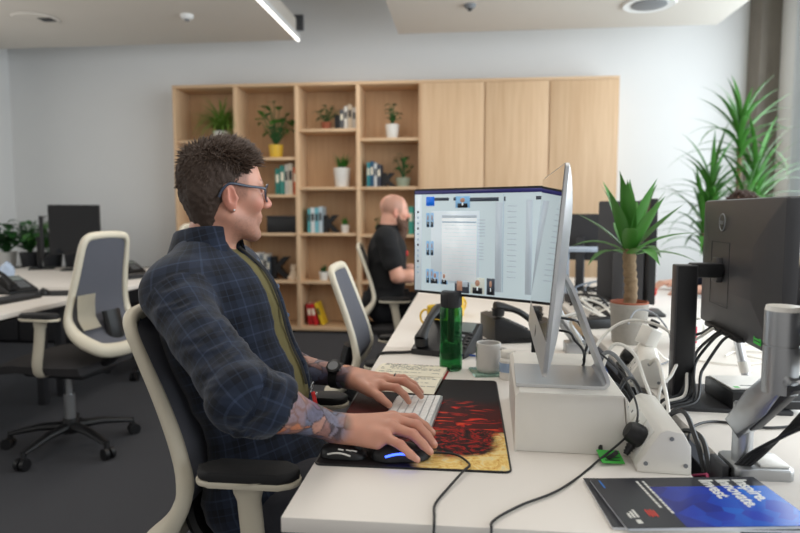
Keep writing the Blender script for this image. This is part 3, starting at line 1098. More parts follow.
# ------------------------------------------------------------------ mouse mat
def mat_mousemat():
    """black mat with a red flame drawing and a pale yellow corner, made of warped noise"""
    m = bpy.data.materials.new('mouse_mat_print')
    m.use_nodes = True
    nt = m.node_tree
    b = nt.nodes['Principled BSDF']
    b.inputs['Roughness'].default_value = 0.75
    b.inputs['Specular IOR Level'].default_value = 0.25
    tc = nt.nodes.new('ShaderNodeTexCoord')
    sp = nt.nodes.new('ShaderNodeSeparateXYZ')
    nt.links.new(tc.outputs['Object'], sp.inputs[0])
    X, Y = sp.outputs[0], sp.outputs[1]      # X -.18..+.18 to the right, Y -.31..+.31 away

    def noise(scale, detail, dist=0.0, rough=0.6):
        n = nt.nodes.new('ShaderNodeTexNoise')
        n.inputs['Scale'].default_value = scale
        n.inputs['Detail'].default_value = detail
        n.inputs['Distortion'].default_value = dist
        n.inputs['Roughness'].default_value = rough
        nt.links.new(tc.outputs['Object'], n.inputs['Vector'])
        return n.outputs['Fac']

    def ramp(fac, stops):
        r = nt.nodes.new('ShaderNodeValToRGB')
        e = r.color_ramp.elements
        while len(e) < len(stops):
            e.new(0.5)
        for q, (p, c) in zip(e, stops):
            q.position = p
            q.color = srgb(*c) if len(c) == 3 else c
        nt.links.new(fac, r.inputs['Fac'])
        return r.outputs['Color']

    def mix(f, A, B):
        x = nt.nodes.new('ShaderNodeMix')
        x.data_type = 'RGBA'
        x.clamp_factor = True
        nt.links.new(f, x.inputs['Factor'])
        for s, val in (('A', A), ('B', B)):
            if isinstance(val, tuple):
                x.inputs[s].default_value = val
            else:
                nt.links.new(val, x.inputs[s])
        return x.outputs['Result']

    def smooth(v, a, c):
        r = nt.nodes.new('ShaderNodeMapRange')
        r.interpolation_type = 'SMOOTHSTEP'
        r.inputs['From Min'].default_value = a
        r.inputs['From Max'].default_value = c
        nt.links.new(v, r.inputs['Value'])
        return r.outputs['Result']

    nz = noise(9, 5, 1.2)
    fine = noise(26, 6, 2.6, 0.7)
    # dark ground, glowing dull red towards the middle
    glow = node_math(nt, 'MULTIPLY', smooth(node_math(nt, 'ADD', node_math(nt, 'MULTIPLY', node_math(nt, 'ABSOLUTE', node_math(nt, 'ADD', Y, 0.05)), -1.0), node_math(nt, 'MULTIPLY', nz, 0.16)), -0.14, 0.06), 0.8)
    base = mix(glow, srgb(27, 22, 24), srgb(84, 18, 17))
    # pale yellow ground in the near right corner
    d = node_math(nt, 'ADD', node_math(nt, 'MULTIPLY', nz, 0.05), -0.02)
    yel = node_math(nt, 'MULTIPLY', smooth(node_math(nt, 'ADD', X, d), 0.0, 0.03), smooth(node_math(nt, 'ADD', node_math(nt, 'MULTIPLY', Y, -1.0), d), 0.108, 0.125))
    ycol = ramp(fine, [(0.30, (206, 140, 60)), (0.5, (242, 206, 122)), (0.68, (250, 236, 186))])
    base = mix(yel, base, ycol)
    # red figure: flame-like streaks inside an elongated blob
    mp = nt.nodes.new('ShaderNodeMapping')
    mp.inputs['Rotation'].default_value = (0, 0, 0.9)
    mp.inputs['Scale'].default_value = (6, 17, 1)
    nt.links.new(tc.outputs['Object'], mp.inputs['Vector'])
    sn = nt.nodes.new('ShaderNodeTexNoise')
    sn.inputs['Scale'].default_value = 1.3
    sn.inputs['Detail'].default_value = 3.0
    sn.inputs['Distortion'].default_value = 3.0
    nt.links.new(mp.outputs['Vector'], sn.inputs['Vector'])
    streak = sn.outputs['Fac']
    ex = node_math(nt, 'MULTIPLY', node_math(nt, 'ADD', X, -0.075), 9.0)
    ey = node_math(nt, 'MULTIPLY', node_math(nt, 'ADD', Y, 0.07), 5.6)
    rr = node_math(nt, 'ADD', node_math(nt, 'MULTIPLY', ex, ex), node_math(nt, 'MULTIPLY', ey, ey))
    wide = smooth(node_math(nt, 'ADD', rr, node_math(nt, 'MULTIPLY', nz, 1.2)), 1.9, 1.0)
    ey2 = node_math(nt, 'MULTIPLY', node_math(nt, 'ADD', Y, 0.165), 11.0)
    r2 = node_math(nt, 'ADD', node_math(nt, 'MULTIPLY', ex, ex), node_math(nt, 'MULTIPLY', ey2, ey2))
    core = smooth(node_math(nt, 'ADD', r2, node_math(nt, 'MULTIPLY', nz, 1.6)), 1.75, 1.25)
    red = ramp(streak, [(0.36, (38, 8, 10)), (0.52, (140, 20, 15)), (0.60, (206, 36, 24)), (0.68, (236, 84, 40))])
    base = mix(node_math(nt, 'MULTIPLY', wide, smooth(streak, 0.52, 0.56)), base, red)
    base = mix(core, base, ramp(noise(20, 4, 3.5), [(0.42, (18, 8, 10)), (0.52, (80, 14, 12)), (0.58, (176, 28, 20)), (0.66, (30, 10, 10))]))
    blk = node_math(nt, 'MULTIPLY', smooth(fine, 0.58, 0.66), 0.6)
    base = mix(node_math(nt, 'MULTIPLY', blk, node_math(nt, 'ADD', node_math(nt, 'MULTIPLY', yel, -0.7), 1.0)), base, srgb(24, 14, 16))
    nt.links.new(base, b.inputs['Base Color'])
    return m


t = thing('mouse_mat', 'large black mouse mat with a red flame drawing and pale yellow corner', 'mouse mat', (-0.098, 1.425, ZD))
obj('mat_surface', prism(NB(), rrect(-0.181, -0.309, 0.181, 0.309, 0.012), 0.003, bev=0.0008), mat_mousemat(), t)
P = [(x, y, 0.002) for x, y in rrect(-0.181, -0.309, 0.181, 0.309, 0.012)]
obj('stitched_edge', tube(NB(), P, 0.0022, 6, closed=True), M_black, t)
ZM = ZD + 0.0035

# ------------------------------------------------------------------ keyboard
t = thing('keyboard', 'slim white keyboard with aluminium body on the mouse mat', 'keyboard', (-0.123, 1.412, ZM), math.radians(-4))
bm = prism(NB(), rrect(-0.0575, -0.139, 0.0575, 0.139, 0.008), 0.0045, bev=0.001)
for v in bm.verts:
    v.co.z += 0.005 * max(0, (v.co.x + 0.0575) / 0.115) if v.co.z > 0.002 else 0
obj('keyboard_body', bm, M_alu, t)
keys = NB()
kz = lambda x: 0.0052 + 0.005 * max(0, (x + 0.0575) / 0.115)
M_key = mat('white_keycap', (240, 239, 237), 0.4, var=0.01)
rows = [(0.046, 14, 0.011), (0.030, 14, 0.016), (0.0115, 14, 0.016), (-0.007, 13, 0.016), (-0.0255, 12, 0.016), (-0.0445, 8, 0.017)]
nk = 0
for xr, n, hgt in rows:
    step = 0.268 / n
    for i in range(n):
        if n == 8 and 2 < i < 5 and i != 3:
            continue
        wy = step - 0.0028
        yy = 0.134 - step * (i + 0.5)
        if n == 8 and i == 3:
            wy, yy = 2 * step - 0.0028, yy - step / 2
        kb = bx(NB(), (xr, yy, kz(xr) + 0.0008), (hgt, wy, 0.0022), rot=(0, -0.0435, 0), bev=0.0008, seg=1)
        k = obj('key', kb, M_key, t)
        nk += 1

# ------------------------------------------------------------------ mice
def mouse(label, x, y, z, rz, lit, accent):
    t = thing('computer_mouse', label, 'computer mouse', (x, y, z), rz, 'black computer mice')
    bm = NB()
    rows = []
    L, Wd, H = 0.058, 0.031, 0.034
    for i in range(17):
        u = -1 + 2 * i / 16
        r = math.sqrt(max(0.0, 1 - abs(u) ** 2.6))
        hh = H * (0.86 - 0.22 * u - 0.2 * u * u) * r ** 0.7
        ww = Wd * r * (1 - 0.12 * math.exp(-((u - 0.1) / 0.4) ** 2))
        rows.append([(u * L, ww * math.cos(PI * j / 14), 0.002 + hh * math.sin(PI * j / 14) ** 0.75) for j in range(15)])
    sheet(bm, rows)
    r = bmesh.ops.holes_fill(bm, edges=[e for e in bm.edges if e.is_boundary])
    bmesh.ops.remove_doubles(bm, verts=bm.verts, dist=1e-5)
    obj('mouse_shell', bm, M_black, t, sharp=50)
    obj('scroll_wheel', cyl(NB(), (0.036, -0.004, 0.0235), (0.036, 0.004, 0.0235), 0.008, seg=16), M_dark, t)
    bm = NB()
    pts = [(-0.030 + 0.055 * i / 8, -0.0305 * math.sqrt(max(0.05, 1 - abs((-0.030 + 0.055 * i / 8) / 0.063) ** 2.6)) * 1.0 + 0.0005, 0.013 + 0.006 * math.sin(PI * i / 8)) for i in range(9)]
    tube(bm, pts, 0.0022, 6)
    obj('light_strip' if lit else 'side_accent', bm, accent, t)
    bm = NB()
    for q in (0.0, 0.018, 0.030):
        bx(bm, (q, -0.022 + 0.006 * abs(q) / 0.03, 0.0245 - q * 0.12), (0.013, 0.003, 0.004), rot=(0.6, 0.1, 0), bev=0.001)
    obj('side_buttons', bm, M_dark if lit else M_potwhite, t)
    return t


M_led_blue = mat('blue_led', (60, 90, 255), 0.4, var=0.0, emit=4.0)
mouse('black gaming mouse with a glowing blue strip under the right hand', -0.122, 1.160, ZM, 0.15, True, M_led_blue)
mouse('spare black mouse with white marks at the near left corner of the mat', -0.232, 1.158, ZM, -0.10, False, M_potwhite).scale = (0.82, 0.85, 0.78)


def cable(label, pts, r, m, name='cable', group='cables on the desks', k=8):
    o = obj(name, tube(NB(), catmull(pts, k), r, 7), m)
    return tag(o, label, 'cable', group)


cable('thin black mouse cable winding over the mat to the near desk edge', [(-0.066, 1.170, 0.742), (-0.02, 1.175, 0.7385), (0.008, 1.13, 0.739), (-0.003, 1.10, 0.7375), (-0.03, 1.03, 0.734), (-0.047, 0.975, 0.7335), (-0.046, 0.93, 0.734), (-0.045, 0.907, 0.730), (-0.045, 0.900, 0.70), (-0.043, 0.906, 0.55)], 0.0022, M_black)
cable('thin black cable from under the computer stand to the near desk edge', [(0.283, 1.40, 0.90), (0.326, 1.32, 0.86), (0.327, 1.22, 0.80), (0.24, 1.165, 0.736), (0.16, 1.05, 0.734), (0.09, 0.985, 0.734), (0.045, 0.93, 0.734), (0.04, 0.905, 0.728), (0.04, 0.9, 0.66), (0.04, 0.91, 0.50)], 0.0022, M_black)

# ------------------------------------------------------------------ notebook
t = thing('notebook', 'open notebook with red cover and handwritten cream pages behind the keyboard', 'notebook', (-0.165, 1.745, ZD), math.radians(-6))
M_red = mat('red_cover', (178, 34, 36), 0.55)
obj('cover', prism(NB(), rrect(-0.105, -0.155, 0.105, 0.155, 0.006), 0.003, bev=0.0008), M_red, t)
for s in (-1, 1):
    rows = []
    for i in range(9):
        v = i / 8
        yy = s * (0.002 + 0.148 * v)
        zz = 0.004 + 0.011 * math.sin(PI * min(1, v * 0.9 + 0.12)) ** 0.8
        rows.append([(-0.100, yy, zz), (0.100, yy, zz)])
    bm = NB()
    V = sheet(bm, rows)
    lo = sheet(bm, [[(p[0], p[1], 0.0032) for p in r] for r in rows])
    for a, b in ((V[0], lo[0]), (V[-1], lo[-1])):
        bm.faces.new((a[0], a[1], b[1], b[0]))
    for q in (0, 1):
        for i in range(8):
            bm.faces.new((V[i][q], V[i + 1][q], lo[i + 1][q], lo[i][q]))
    pg = obj('pages', bm, M_paper, t, sharp=40)
    bm = NB()
    rnd = random.Random(4 + s)
    for i in range(9):
        v = 0.14 + 0.085 * i
        yy = s * (0.002 + 0.148 * v)
        zz = 0.0045 + 0.011 * math.sin(PI * min(1, v * 0.9 + 0.12)) ** 0.8
        x = -0.088
        while x < 0.08:
            ln = rnd.uniform(0.006, 0.022)
            if rnd.random() < 0.8:
                bx(bm, (x + ln / 2, yy + rnd.uniform(-0.001, 0.001), zz), (ln, rnd.uniform(0.0014, 0.003), 0.0004))
            x += ln + 0.005
            if rnd.random() < 0.08:
                break
    obj('handwriting', bm, mat('blue_grey_ink', (120, 122, 128), 0.8), pg)

# ------------------------------------------------------------------ water bottle
t = thing('water_bottle', 'transparent green water bottle with a black lid', 'bottle', (-0.045, 1.865, ZD))
M_green = mat('green_clear_plastic', (116, 186, 138), 0.06, var=0.02, trans=0.95, ior=1.2)
bm = lathe(NB(), [(0, 0), (0.030, 0.0), (0.034, 0.004), (0.0345, 0.06), (0.0325, 0.10), (0.0325, 0.13), (0.034, 0.16), (0.033, 0.185), (0.029, 0.192), (0.027, 0.192), (0.031, 0.183), (0.032, 0.16), (0.0305, 0.13), (0.0305, 0.10), (0.0325, 0.06), (0.032, 0.008), (0, 0.006)], 32)
obj('bottle_body', bm, M_green, t)
bm = lathe(NB(), [(0, 0.19), (0.030, 0.19), (0.031, 0.20), (0.031, 0.232), (0.028, 0.237), (0, 0.237)], 32)
for i in range(24):
    a = 2 * PI * i / 24
    bx(bm, (0.031 * math.cos(a), 0.031 * math.sin(a), 0.212), (0.002, 0.003, 0.032), rot=(0, 0, a))
obj('lid', bm, M_dark, t)
obj('infuser_tube', bx(NB(), (0, 0, 0.135), (0.020, 0.020, 0.11), bev=0.006), M_black, t)
obj('water', lathe(NB(), [(0, 0.0075), (0.0315, 0.009), (0.032, 0.06), (0.0312, 0.085), (0, 0.085)], 28), mat('green_tinted_water', (190, 232, 204), 0.02, var=0.0, trans=0.97, ior=1.33), t)

# ------------------------------------------------------------------ mugs
def mug(label, x, y, z, r, h, rz, m, group='mugs', mark=None):
    t = thing('mug', label, 'mug', (x, y, z), rz, group)
    obj('cup', lathe(NB(), [(0, 0.0), (r * 0.86, 0.0), (r * 0.95, 0.004), (r, 0.012), (r, h - 0.002), (r - 0.0015, h), (r - 0.004, h - 0.002), (r - 0.0045, 0.012), (r * 0.8, 0.007), (0, 0.006)], 36), m, t)
    obj('handle', tube(NB(), catmull([(r - 0.002, 0, h * 0.80), (r + 0.012, 0, h * 0.83), (r + 0.026, 0, h * 0.66), (r + 0.024, 0, h * 0.40), (r + 0.010, 0, h * 0.22), (r - 0.002, 0, h * 0.23)], 5), 0.0055, 10, flat=0.8), m, t)
    obj('drink', lathe(NB(), [(0, h * 0.7), (r - 0.005, h * 0.7), (r - 0.005, h * 0.702), (0, h * 0.702)], 28), mat('coffee', (60, 40, 26), 0.2), t)
    if mark:
        bm = NB()
        for (a0, z0, wa, hz, k) in mark:
            rows = []
            for i in range(5):
                a = a0 + wa * (i / 4 - 0.5)
                rows.append([((r + 0.0006) * math.cos(a), (r + 0.0006) * math.sin(a), z0), ((r + 0.0006) * math.cos(a), (r + 0.0006) * math.sin(a), z0 + hz)])
            sheet(bm, rows, mi=k)
        obj('printed_mark', bm, [M_dark, mat('mark_green', (60, 130, 90), 0.5), mat('mark_violet', (110, 70, 150), 0.5)], t, recalc=False)
    return t


mug('pale grey mug with a small printed mark on a glass coaster', 0.066, 1.835, ZD + 0.006, 0.036, 0.085, -0.35, mat('pale_grey_glaze', (214, 210, 205), 0.35), mark=[(3.62, 0.038, 0.30, 0.035, 0), (3.62, 0.030, 0.22, 0.008, 2), (3.75, 0.050, 0.1, 0.02, 1)])
mug('yellow mug half hidden behind the green bottle', -0.118, 2.52, ZD, 0.040, 0.095, PI + 0.2, mat('yellow_mug_glaze', (226, 186, 54), 0.35))
mug('small yellow mug far along the bench under the screen', -0.05, 2.85, ZD, 0.040, 0.09, 0.8, mat('yellow_mug_glaze', (226, 186, 54), 0.35))
mug('red mug on the far desk behind the potted yucca', 0.93, 3.45, ZD, 0.042, 0.095, -0.3, mat('red_glaze', (206, 48, 40), 0.35))
t = mug('white mug with a red printed panel right of the yucca pot', 0.775, 2.28, ZD, 0.042, 0.10, 0.4, M_potwhite)
bm = NB()
for (a0, wa) in ((4.35, 0.75),):
    rows = []
    for i in range(7):
        a = a0 + wa * (i / 6 - 0.5)
        rows.append([(0.0427 * math.cos(a), 0.0427 * math.sin(a), 0.02), (0.0427 * math.cos(a), 0.0427 * math.sin(a), 0.078)])
    sheet(bm, rows)
obj('red_panel', bm, mat('red_print', (196, 50, 74), 0.5), t, recalc=False)
t = thing('coaster', 'square clear glass coaster under the grey mug', 'coaster', (0.066, 1.835, ZD), 0.2)
obj('glass_slab', prism(NB(), rrect(-0.05, -0.05, 0.05, 0.05, 0.004), 0.0055, bev=0.001), mat('coaster_glass', (190, 226, 208), 0.08, var=0.0, trans=0.7, ior=1.45), t)
t = thing('supplement_tub', 'small white tub with a blue cap tucked behind the riser', 'tub', (0.118, 1.775, ZD))
obj('tub_body', lathe(NB(), [(0, 0), (0.021, 0), (0.023, 0.003), (0.023, 0.055), (0.018, 0.062), (0, 0.062)], 24), M_whitepl, t)
obj('cap', lathe(NB(), [(0, 0.062), (0.020, 0.062), (0.021, 0.066), (0.021, 0.078), (0.019, 0.081), (0, 0.081)], 24), M_whitepl, t)
obj('blue_band', lathe(NB(), [(0.0232, 0.022), (0.0236, 0.022), (0.0236, 0.048), (0.0232, 0.048)], 24), mat('label_blue', (150, 170, 196), 0.5), t)

# ------------------------------------------------------------------ desk phones
def desk_phone(label, x, y, z, rz, handset=True):
    """keypad faces local -Y, handset on local -X side"""
    t = thing('desk_phone', label, 'phone', (x, y, z), rz, 'black desk phones')
    T = Matrix.Rotation(math.radians(24), 4, 'X')
    bm = NB()
    side = [(-0.10, 0.0), (0.085, 0.0), (0.085, 0.086), (0.06, 0.092), (-0.10, 0.018)]
    prism(bm, side, 0.19, frame((0, 1, 0), (0, 0, 1), (1, 0, 0), (-0.095, 0, 0)), bev=0.004)
    obj('phone_base', bm, M_black, t)
    on = lambda u, v, h=0.0: Vector((u, -0.095 + v * math.cos(0.435), 0.020 + v * math.sin(0.435) + h))
    R = (0.435, 0, 0)
    obj('screen', bx(NB(), on(0.035, 0.135, 0.002), (0.095, 0.055, 0.006), rot=R, bev=0.002), mat('phone_lcd', (120, 128, 126), 0.2), t)
    for r in range(4):
        for c in range(3):
            obj('key', bx(NB(), on(0.008 + 0.024 * c, 0.028 + 0.019 * r, 0.003), (0.018, 0.012, 0.006), rot=R, bev=0.002), M_greypl, t)
    bm = NB()
    for r in range(5):
        bx(bm, on(0.083, 0.03 + 0.018 * r, 0.002), (0.012, 0.010, 0.005), rot=R, bev=0.002)
    obj('function_keys', bm, M_dark, t)
    if handset:
        bm = NB()
        pts = [on(-0.062, 0.0, 0.030), on(-0.062, 0.03, 0.040), on(-0.062, 0.09, 0.052), on(-0.062, 0.15, 0.044), on(-0.062, 0.19, 0.032)]
        tube(bm, catmull(pts, 4), [0.022, 0.023, 0.022, 0.020, 0.018, 0.016, 0.015, 0.015, 0.015, 0.015, 0.016, 0.018, 0.020, 0.022, 0.023, 0.024, 0.022], 12, flat=0.75)
        for v in (0.01, 0.175):
            tube(bm, [on(-0.062, v, 0.004), on(-0.062, v, 0.03)], [0.022, 0.024], 14)
        obj('handset', bm, M_black, t)
        obj('curly_cord', tube(NB(), [(-0.097 - 0.006 * math.cos(i * 1.6), -0.06 + 0.0020 * i, 0.010 + 0.006 * math.sin(i * 1.6)) for i in range(64)], 0.0016, 5), M_black, t)
    return t


desk_phone('black desk phone with its handset behind the green bottle', -0.06, 2.12, ZD, math.radians(-20))
desk_phone('black desk phone seen from behind under the bright screen', 0.16, 2.36, ZD, math.radians(105))
cable('thick black phone cord hanging over the left desk edge', [(-0.155, 2.075, 0.737), (-0.21, 2.055, 0.736), (-0.27, 2.04, 0.736), (-0.289, 2.035, 0.728), (-0.294, 2.03, 0.69), (-0.29, 2.03, 0.6)], 0.005, M_black)

# ------------------------------------------------------------------ riser with the all-in-one computer
t = thing('monitor_riser', 'white bent-sheet riser under the silver all-in-one computer', 'monitor stand', (0.213, 1.40, ZD), math.radians(-2))
poly = [(-0.110, 0.0), (-0.110, 0.112), (-0.102, 0.120), (0.094, 0.120), (0.102, 0.112), (0.112, 0.0), (0.107, 0.0), (0.098, 0.108), (0.096, 0.1155), (-0.100, 0.1155), (-0.1055, 0.110), (-0.1055, 0.0)]
bm = prism(NB(), poly, 0.36, frame((1, 0, 0), (0, 0, 1), (0, -1, 0), (0, 0.18, 0)))
obj('bent_sheet', bm, M_whitepl, t)
obj('front_panel', prism(NB(), [(-0.1055, 0.001), (-0.1055, 0.1155), (0.0945, 0.1155), (0.107, 0.001)], 0.004, frame((1, 0, 0), (0, 0, 1), (0, -1, 0), (0, -0.172, 0))), M_whitepl, t)

ZR = ZD + 0.1205
t = thing('all_in_one_computer', 'silver all-in-one computer seen edge-on, standing on the white riser', 'computer', (0.155, 1.345, ZR), 0)
# screen plane: local frame (a = along the width, b = up the tilted body, n = towards the man)
yawv = Vector((0.026, 0.528, 0)).normalized()
tilt = math.radians(4.8)
nrm0 = Vector((-yawv.y, yawv.x, 0))
upv = (Vector((0, 0, 1)) * math.cos(tilt) - nrm0 * math.sin(tilt)).normalized()
nv = yawv.cross(upv)
if nv.x > 0:
    nv = -nv
O = Vector((-0.010, 0.0, 0.066))        # bottom middle of the front face
FM = lambda a, b, n: O + yawv * a + upv * b + nv * n
# body: thin at the rim, swelling at the back
bm = NB()
W2, HB = 0.264, 0.368
outl = rrect(-W2, 0.0, W2, HB, 0.012, 4)
rows = [[FM(x, y, 0.0) for x, y in outl], [FM(x, y, -0.006) for x, y in outl]]
for k in range(1, 9):
    s = 1 - (k / 8) ** 1.6
    dep = -0.006 - 0.036 * (1 - s ** 2.0) ** 0.9
    rows.append([FM(x * max(s, 0.02), HB / 2 + (y - HB / 2) * max(s, 0.02), dep) for x, y in outl])
V = sheet(bm, rows, closed=True)
bm.faces.new(V[0])
bm.faces.new(V[-1])
obj('aluminium_body', bm, M_alu, t, sharp=45)
FRM = frame(yawv, upv, nv, t.matrix_basis.inverted() @ Vector((0, 0, 0)))
FRM = frame(yawv, upv, nv, O)
sgn = 1 if yawv.cross(upv).dot(nv) > 0 else -1
obj('glass_front', bx(NB(), (0, 0, 0), (0.522, HB - 0.066, 0.0016), rot=frame(yawv, upv, nv, FM(0, 0.063 + (HB - 0.066) / 2, 0.0010))), mat('glossy_screen_glass', (22, 24, 28), 0.015, var=0.0, spec=1.0, coat=1.0, ior=1.9), t)
obj('chin', bx(NB(), (0, 0, 0), (0.522, 0.060, 0.0012), rot=frame(yawv, upv, nv, FM(0, 0.031, 0.0008))), mat('chin_aluminium', (206, 206, 207), 0.4, metal=0.6), t)
bm = NB()
prism(bm, [(0.008 * math.cos(a) * (1 + 0.12 * math.cos(2 * a)), 0.0085 * math.sin(a) - (0.002 if abs(math.sin(a)) > 0.9 else 0)) for a in [2 * PI * i / 24 for i in range(24)]], 0.0006, frame(yawv, upv, nv, FM(0, 0.031, 0.0014)))
prism(bm, [(0.000, 0.008), (0.004, 0.010), (0.005, 0.014), (0.001, 0.012)], 0.0006, frame(yawv, upv, nv, FM(0, 0.031, 0.0014)))
obj('fruit_mark', bm, M_dark, t)
# stand: curved plate behind the body that bends into the foot
prof = [(0.020, 0.243), (0.034, 0.235), (0.055, 0.205), (0.078, 0.15), (0.102, 0.085), (0.124, 0.03), (0.129, 0.014), (0.124, 0.006), (0.112, 0.0032), (0.05, 0.0034), (-0.050, 0.0034)]
cp = catmull([(x, 0, z) for x, z in prof], 5)
rows = []
for i, p in enumerate(cp):
    tg = (cp[min(i + 1, len(cp) - 1)] - cp[max(i - 1, 0)]).normalized()
    nn = Vector((-tg.z, 0, tg.x)) * 0.0034
    hw = 0.085
    rows.append([p + nn + Vector((0, -hw, 0)), p + nn + Vector((0, hw, 0)), p - nn + Vector((0, hw, 0)), p - nn + Vector((0, -hw, 0))])
bm = NB()
V = sheet(bm, rows, closed=True)
bm.faces.new(V[0])
bm.faces.new(V[-1])
bm.transform(Matrix.Rotation(-0.049, 4, 'Z'))
obj('stand_foot', bm, M_alu, t, sharp=50)

# ------------------------------------------------------------------ external screen facing the man
t = thing('monitor', 'bright thin-bezel monitor showing a web page with photo thumbnails', 'monitor', (0.0395, 1.821, ZD), math.radians(-32.5), 'computer monitors')
# local X along the width, faces local -Y
obj('screen_housing', prism(NB(), rrect(-0.242, 0.222, 0.242, 0.541, 0.005), 0.028, frame((1, 0, 0), (0, 0, 1), (0, -1, 0), (0, 0.030, 0)), bev=0.003), M_black, t)
scr = obj('screen', bx(NB(), (0, 0.0008, 0.3825), (0.474, 0.0012, 0.305)), mat('lit_screen_page', (192, 208, 214), 0.25, var=0.02, emit=0.45, scale=3), t)
cols = {'w': (220, 228, 232), 'p': (200, 212, 220), 'g': (160, 178, 192), 'd': (52, 60, 72), 'b': (26, 106, 214), 'n': (38, 36, 92), 's': (120, 168, 206), 'k': (24, 26, 32), 'f': (168, 128, 108), 'c': (196, 200, 190), 'l': (172, 184, 194)}
keysC = list(cols)
SM = [mat('lit_pixel_' + k, v, 0.3, var=0.0, emit=0.42) for k, v in cols.items()]
pg = NB()


def R(x0, y0, x1, y1, k, lay=0):
    """rectangle on the page, coordinates 0..1 from the top left corner"""
    X0, X1 = -0.237 + 0.474 * x0, -0.237 + 0.474 * x1
    Z0, Z1 = 0.535 - 0.305 * y1, 0.535 - 0.305 * y0
    bx(pg, ((X0 + X1) / 2, -0.0002 - 0.0002 * lay, (Z0 + Z1) / 2), (X1 - X0, 0.0002, Z1 - Z0), mi=keysC.index(k))


def EL(cx, cy, rx, ry, k, lay):
    prism(pg, [(-0.237 + 0.474 * (cx + rx * math.cos(2 * PI * i / 14)), 0.535 - 0.305 * (cy + ry * math.sin(2 * PI * i / 14))) for i in range(14)], 0.0002, frame((1, 0, 0), (0, 0, 1), (0, -1, 0), (0, -0.0001 - 0.0002 * lay, 0)), mi=keysC.index(k))


def portrait(x0, y0, x1, y1, bgk='s', suit='k'):
    R(x0, y0, x1, y1, bgk, 2)
    cx, w_, h_ = (x0 + x1) / 2, x1 - x0, y1 - y0
    EL(cx, y0 + h_ * 0.86, w_ * 0.36, h_ * 0.14, suit, 3)
    R(cx - w_ * 0.34, y0 + h_ * 0.62, cx + w_ * 0.34, y1, suit, 3)
    EL(cx, y0 + h_ * 0.34, w_ * 0.17, h_ * 0.2, 'f', 4)
    R(cx - w_ * 0.05, y0 + h_ * 0.56, cx + w_ * 0.05, y0 + h_ * 0.8, 'w', 4)


R(0, 0, 1, 0.035, 'n', 1)
R(0, 0.035, 0.055, 1, 'p', 1)
for i in range(12):
    R(0.018, 0.2 + 0.055 * i, 0.032, 0.222 + 0.055 * i, 'd' if i % 3 == 0 else 'g', 2)
R(0.09, 0.06, 0.155, 0.15, 'b', 2)
R(0.155, 0.07, 0.265, 0.10, 'd', 2)
R(0.30, 0.07, 0.32, 0.10, 'd', 2)
portrait(0.315, 0.06, 0.42, 0.17)
R(0.42, 0.075, 0.62, 0.11, 'd', 2)
R(0.655, 0.07, 0.665, 0.11, 'd', 2)
R(0.13, 0.20, 0.49, 0.90, 'p', 2)
R(0.215, 0.24, 0.47, 0.88, 'w', 3)
R(0.215, 0.24, 0.47, 0.265, 'l', 4)
for i in range(15):
    R(0.22, 0.30 + 0.036 * i, 0.465, 0.3025 + 0.036 * i, 'l', 4)
R(0.217, 0.30, 0.468, 0.314, 'g', 4)
for y0 in (0.22, 0.50, 0.78):
    portrait(0.092, y0, 0.118, y0 + 0.14)
    portrait(0.125, y0, 0.15, y0 + 0.14)
portrait(0.135, 0.80, 0.19, 0.92)
portrait(0.205, 0.80, 0.26, 0.92)
for i in range(6):
    R(0.475, 0.28 + 0.03 * i, 0.53, 0.288 + 0.03 * i, 'l', 2)
    R(0.475, 0.50 + 0.03 * i, 0.52, 0.508 + 0.03 * i, 'l', 2)
R(0.60, 0.12, 0.645, 0.95, 'l', 1)
R(0.65, 0.045, 0.655, 0.95, 'g', 1)
for i in range(14):
    R(0.68, 0.15 + 0.05 * i, 0.74, 0.158 + 0.05 * i, 'l', 2)
R(0.315, 0.84, 0.42, 0.99, 'd', 2)
R(0.33, 0.87, 0.37, 0.97, 'f', 3)
R(0.37, 0.86, 0.41, 0.93, 'l', 3)
portrait(0.43, 0.83, 0.53, 0.985, 'c', 'k')
portrait(0.545, 0.83, 0.60, 0.985, 'd', 'k')
R(0.80, 0.1, 0.84, 0.95, 'l', 1)
R(0.86, 0.07, 0.97, 0.10, 'd', 2)
portrait(0.86, 0.75, 0.95, 0.95, 'l', 'k')
obj('page_content', pg, SM, scr, sharp=None, recalc=False)
bm = NB()
bx(bm, (0.15, 0.052, 0.36), (0.10, 0.045, 0.10), bev=0.006)
obj('rear_mount', bm, M_black, t)
obj('stand_column', bx(NB(), (0.15, 0.088, 0.19), (0.05, 0.03, 0.37), bev=0.006), M_black, t)
obj('stand_base', prism(NB(), rrect(0.08, 0.01, 0.22, 0.16, 0.012), 0.010, bev=0.002), M_black, t)

# ------------------------------------------------------------------ foreground yucca
t = thing('potted_yucca', 'yucca with sword-shaped leaves in a grey textured pot on the right desk', 'plant', (0.585, 2.33, ZD), 0)
pot(t, 0.058, 0.067, 0.145, mat('grey_stoneware', (150, 145, 137), 0.75, var=0.12, scale=60, bump=0.4, bscale=120), soil=False)
obj('inner_rim', lathe(NB(), [(0.058, 0.128), (0.0655, 0.1445), (0.0665, 0.150), (0.062, 0.151), (0.056, 0.13)], 28), M_terracotta, t)
obj('soil', lathe(NB(), [(0, 0.124), (0.056, 0.124), (0.03, 0.136), (0, 0.138)], 20), M_soil, t)
bm = NB()
pts = catmull([(0, 0, 0.125), (0.004, 0, 0.20), (-0.002, 0.004, 0.27), (-0.006, 0.0, 0.345)], 8)
tube(bm, pts, [0.0235 + 0.002 * ((i % 3) - 1) for i in range(len(pts))], 12)
obj('trunk', bm, M_bark, t)
rnd = random.Random(12)
bm = NB()
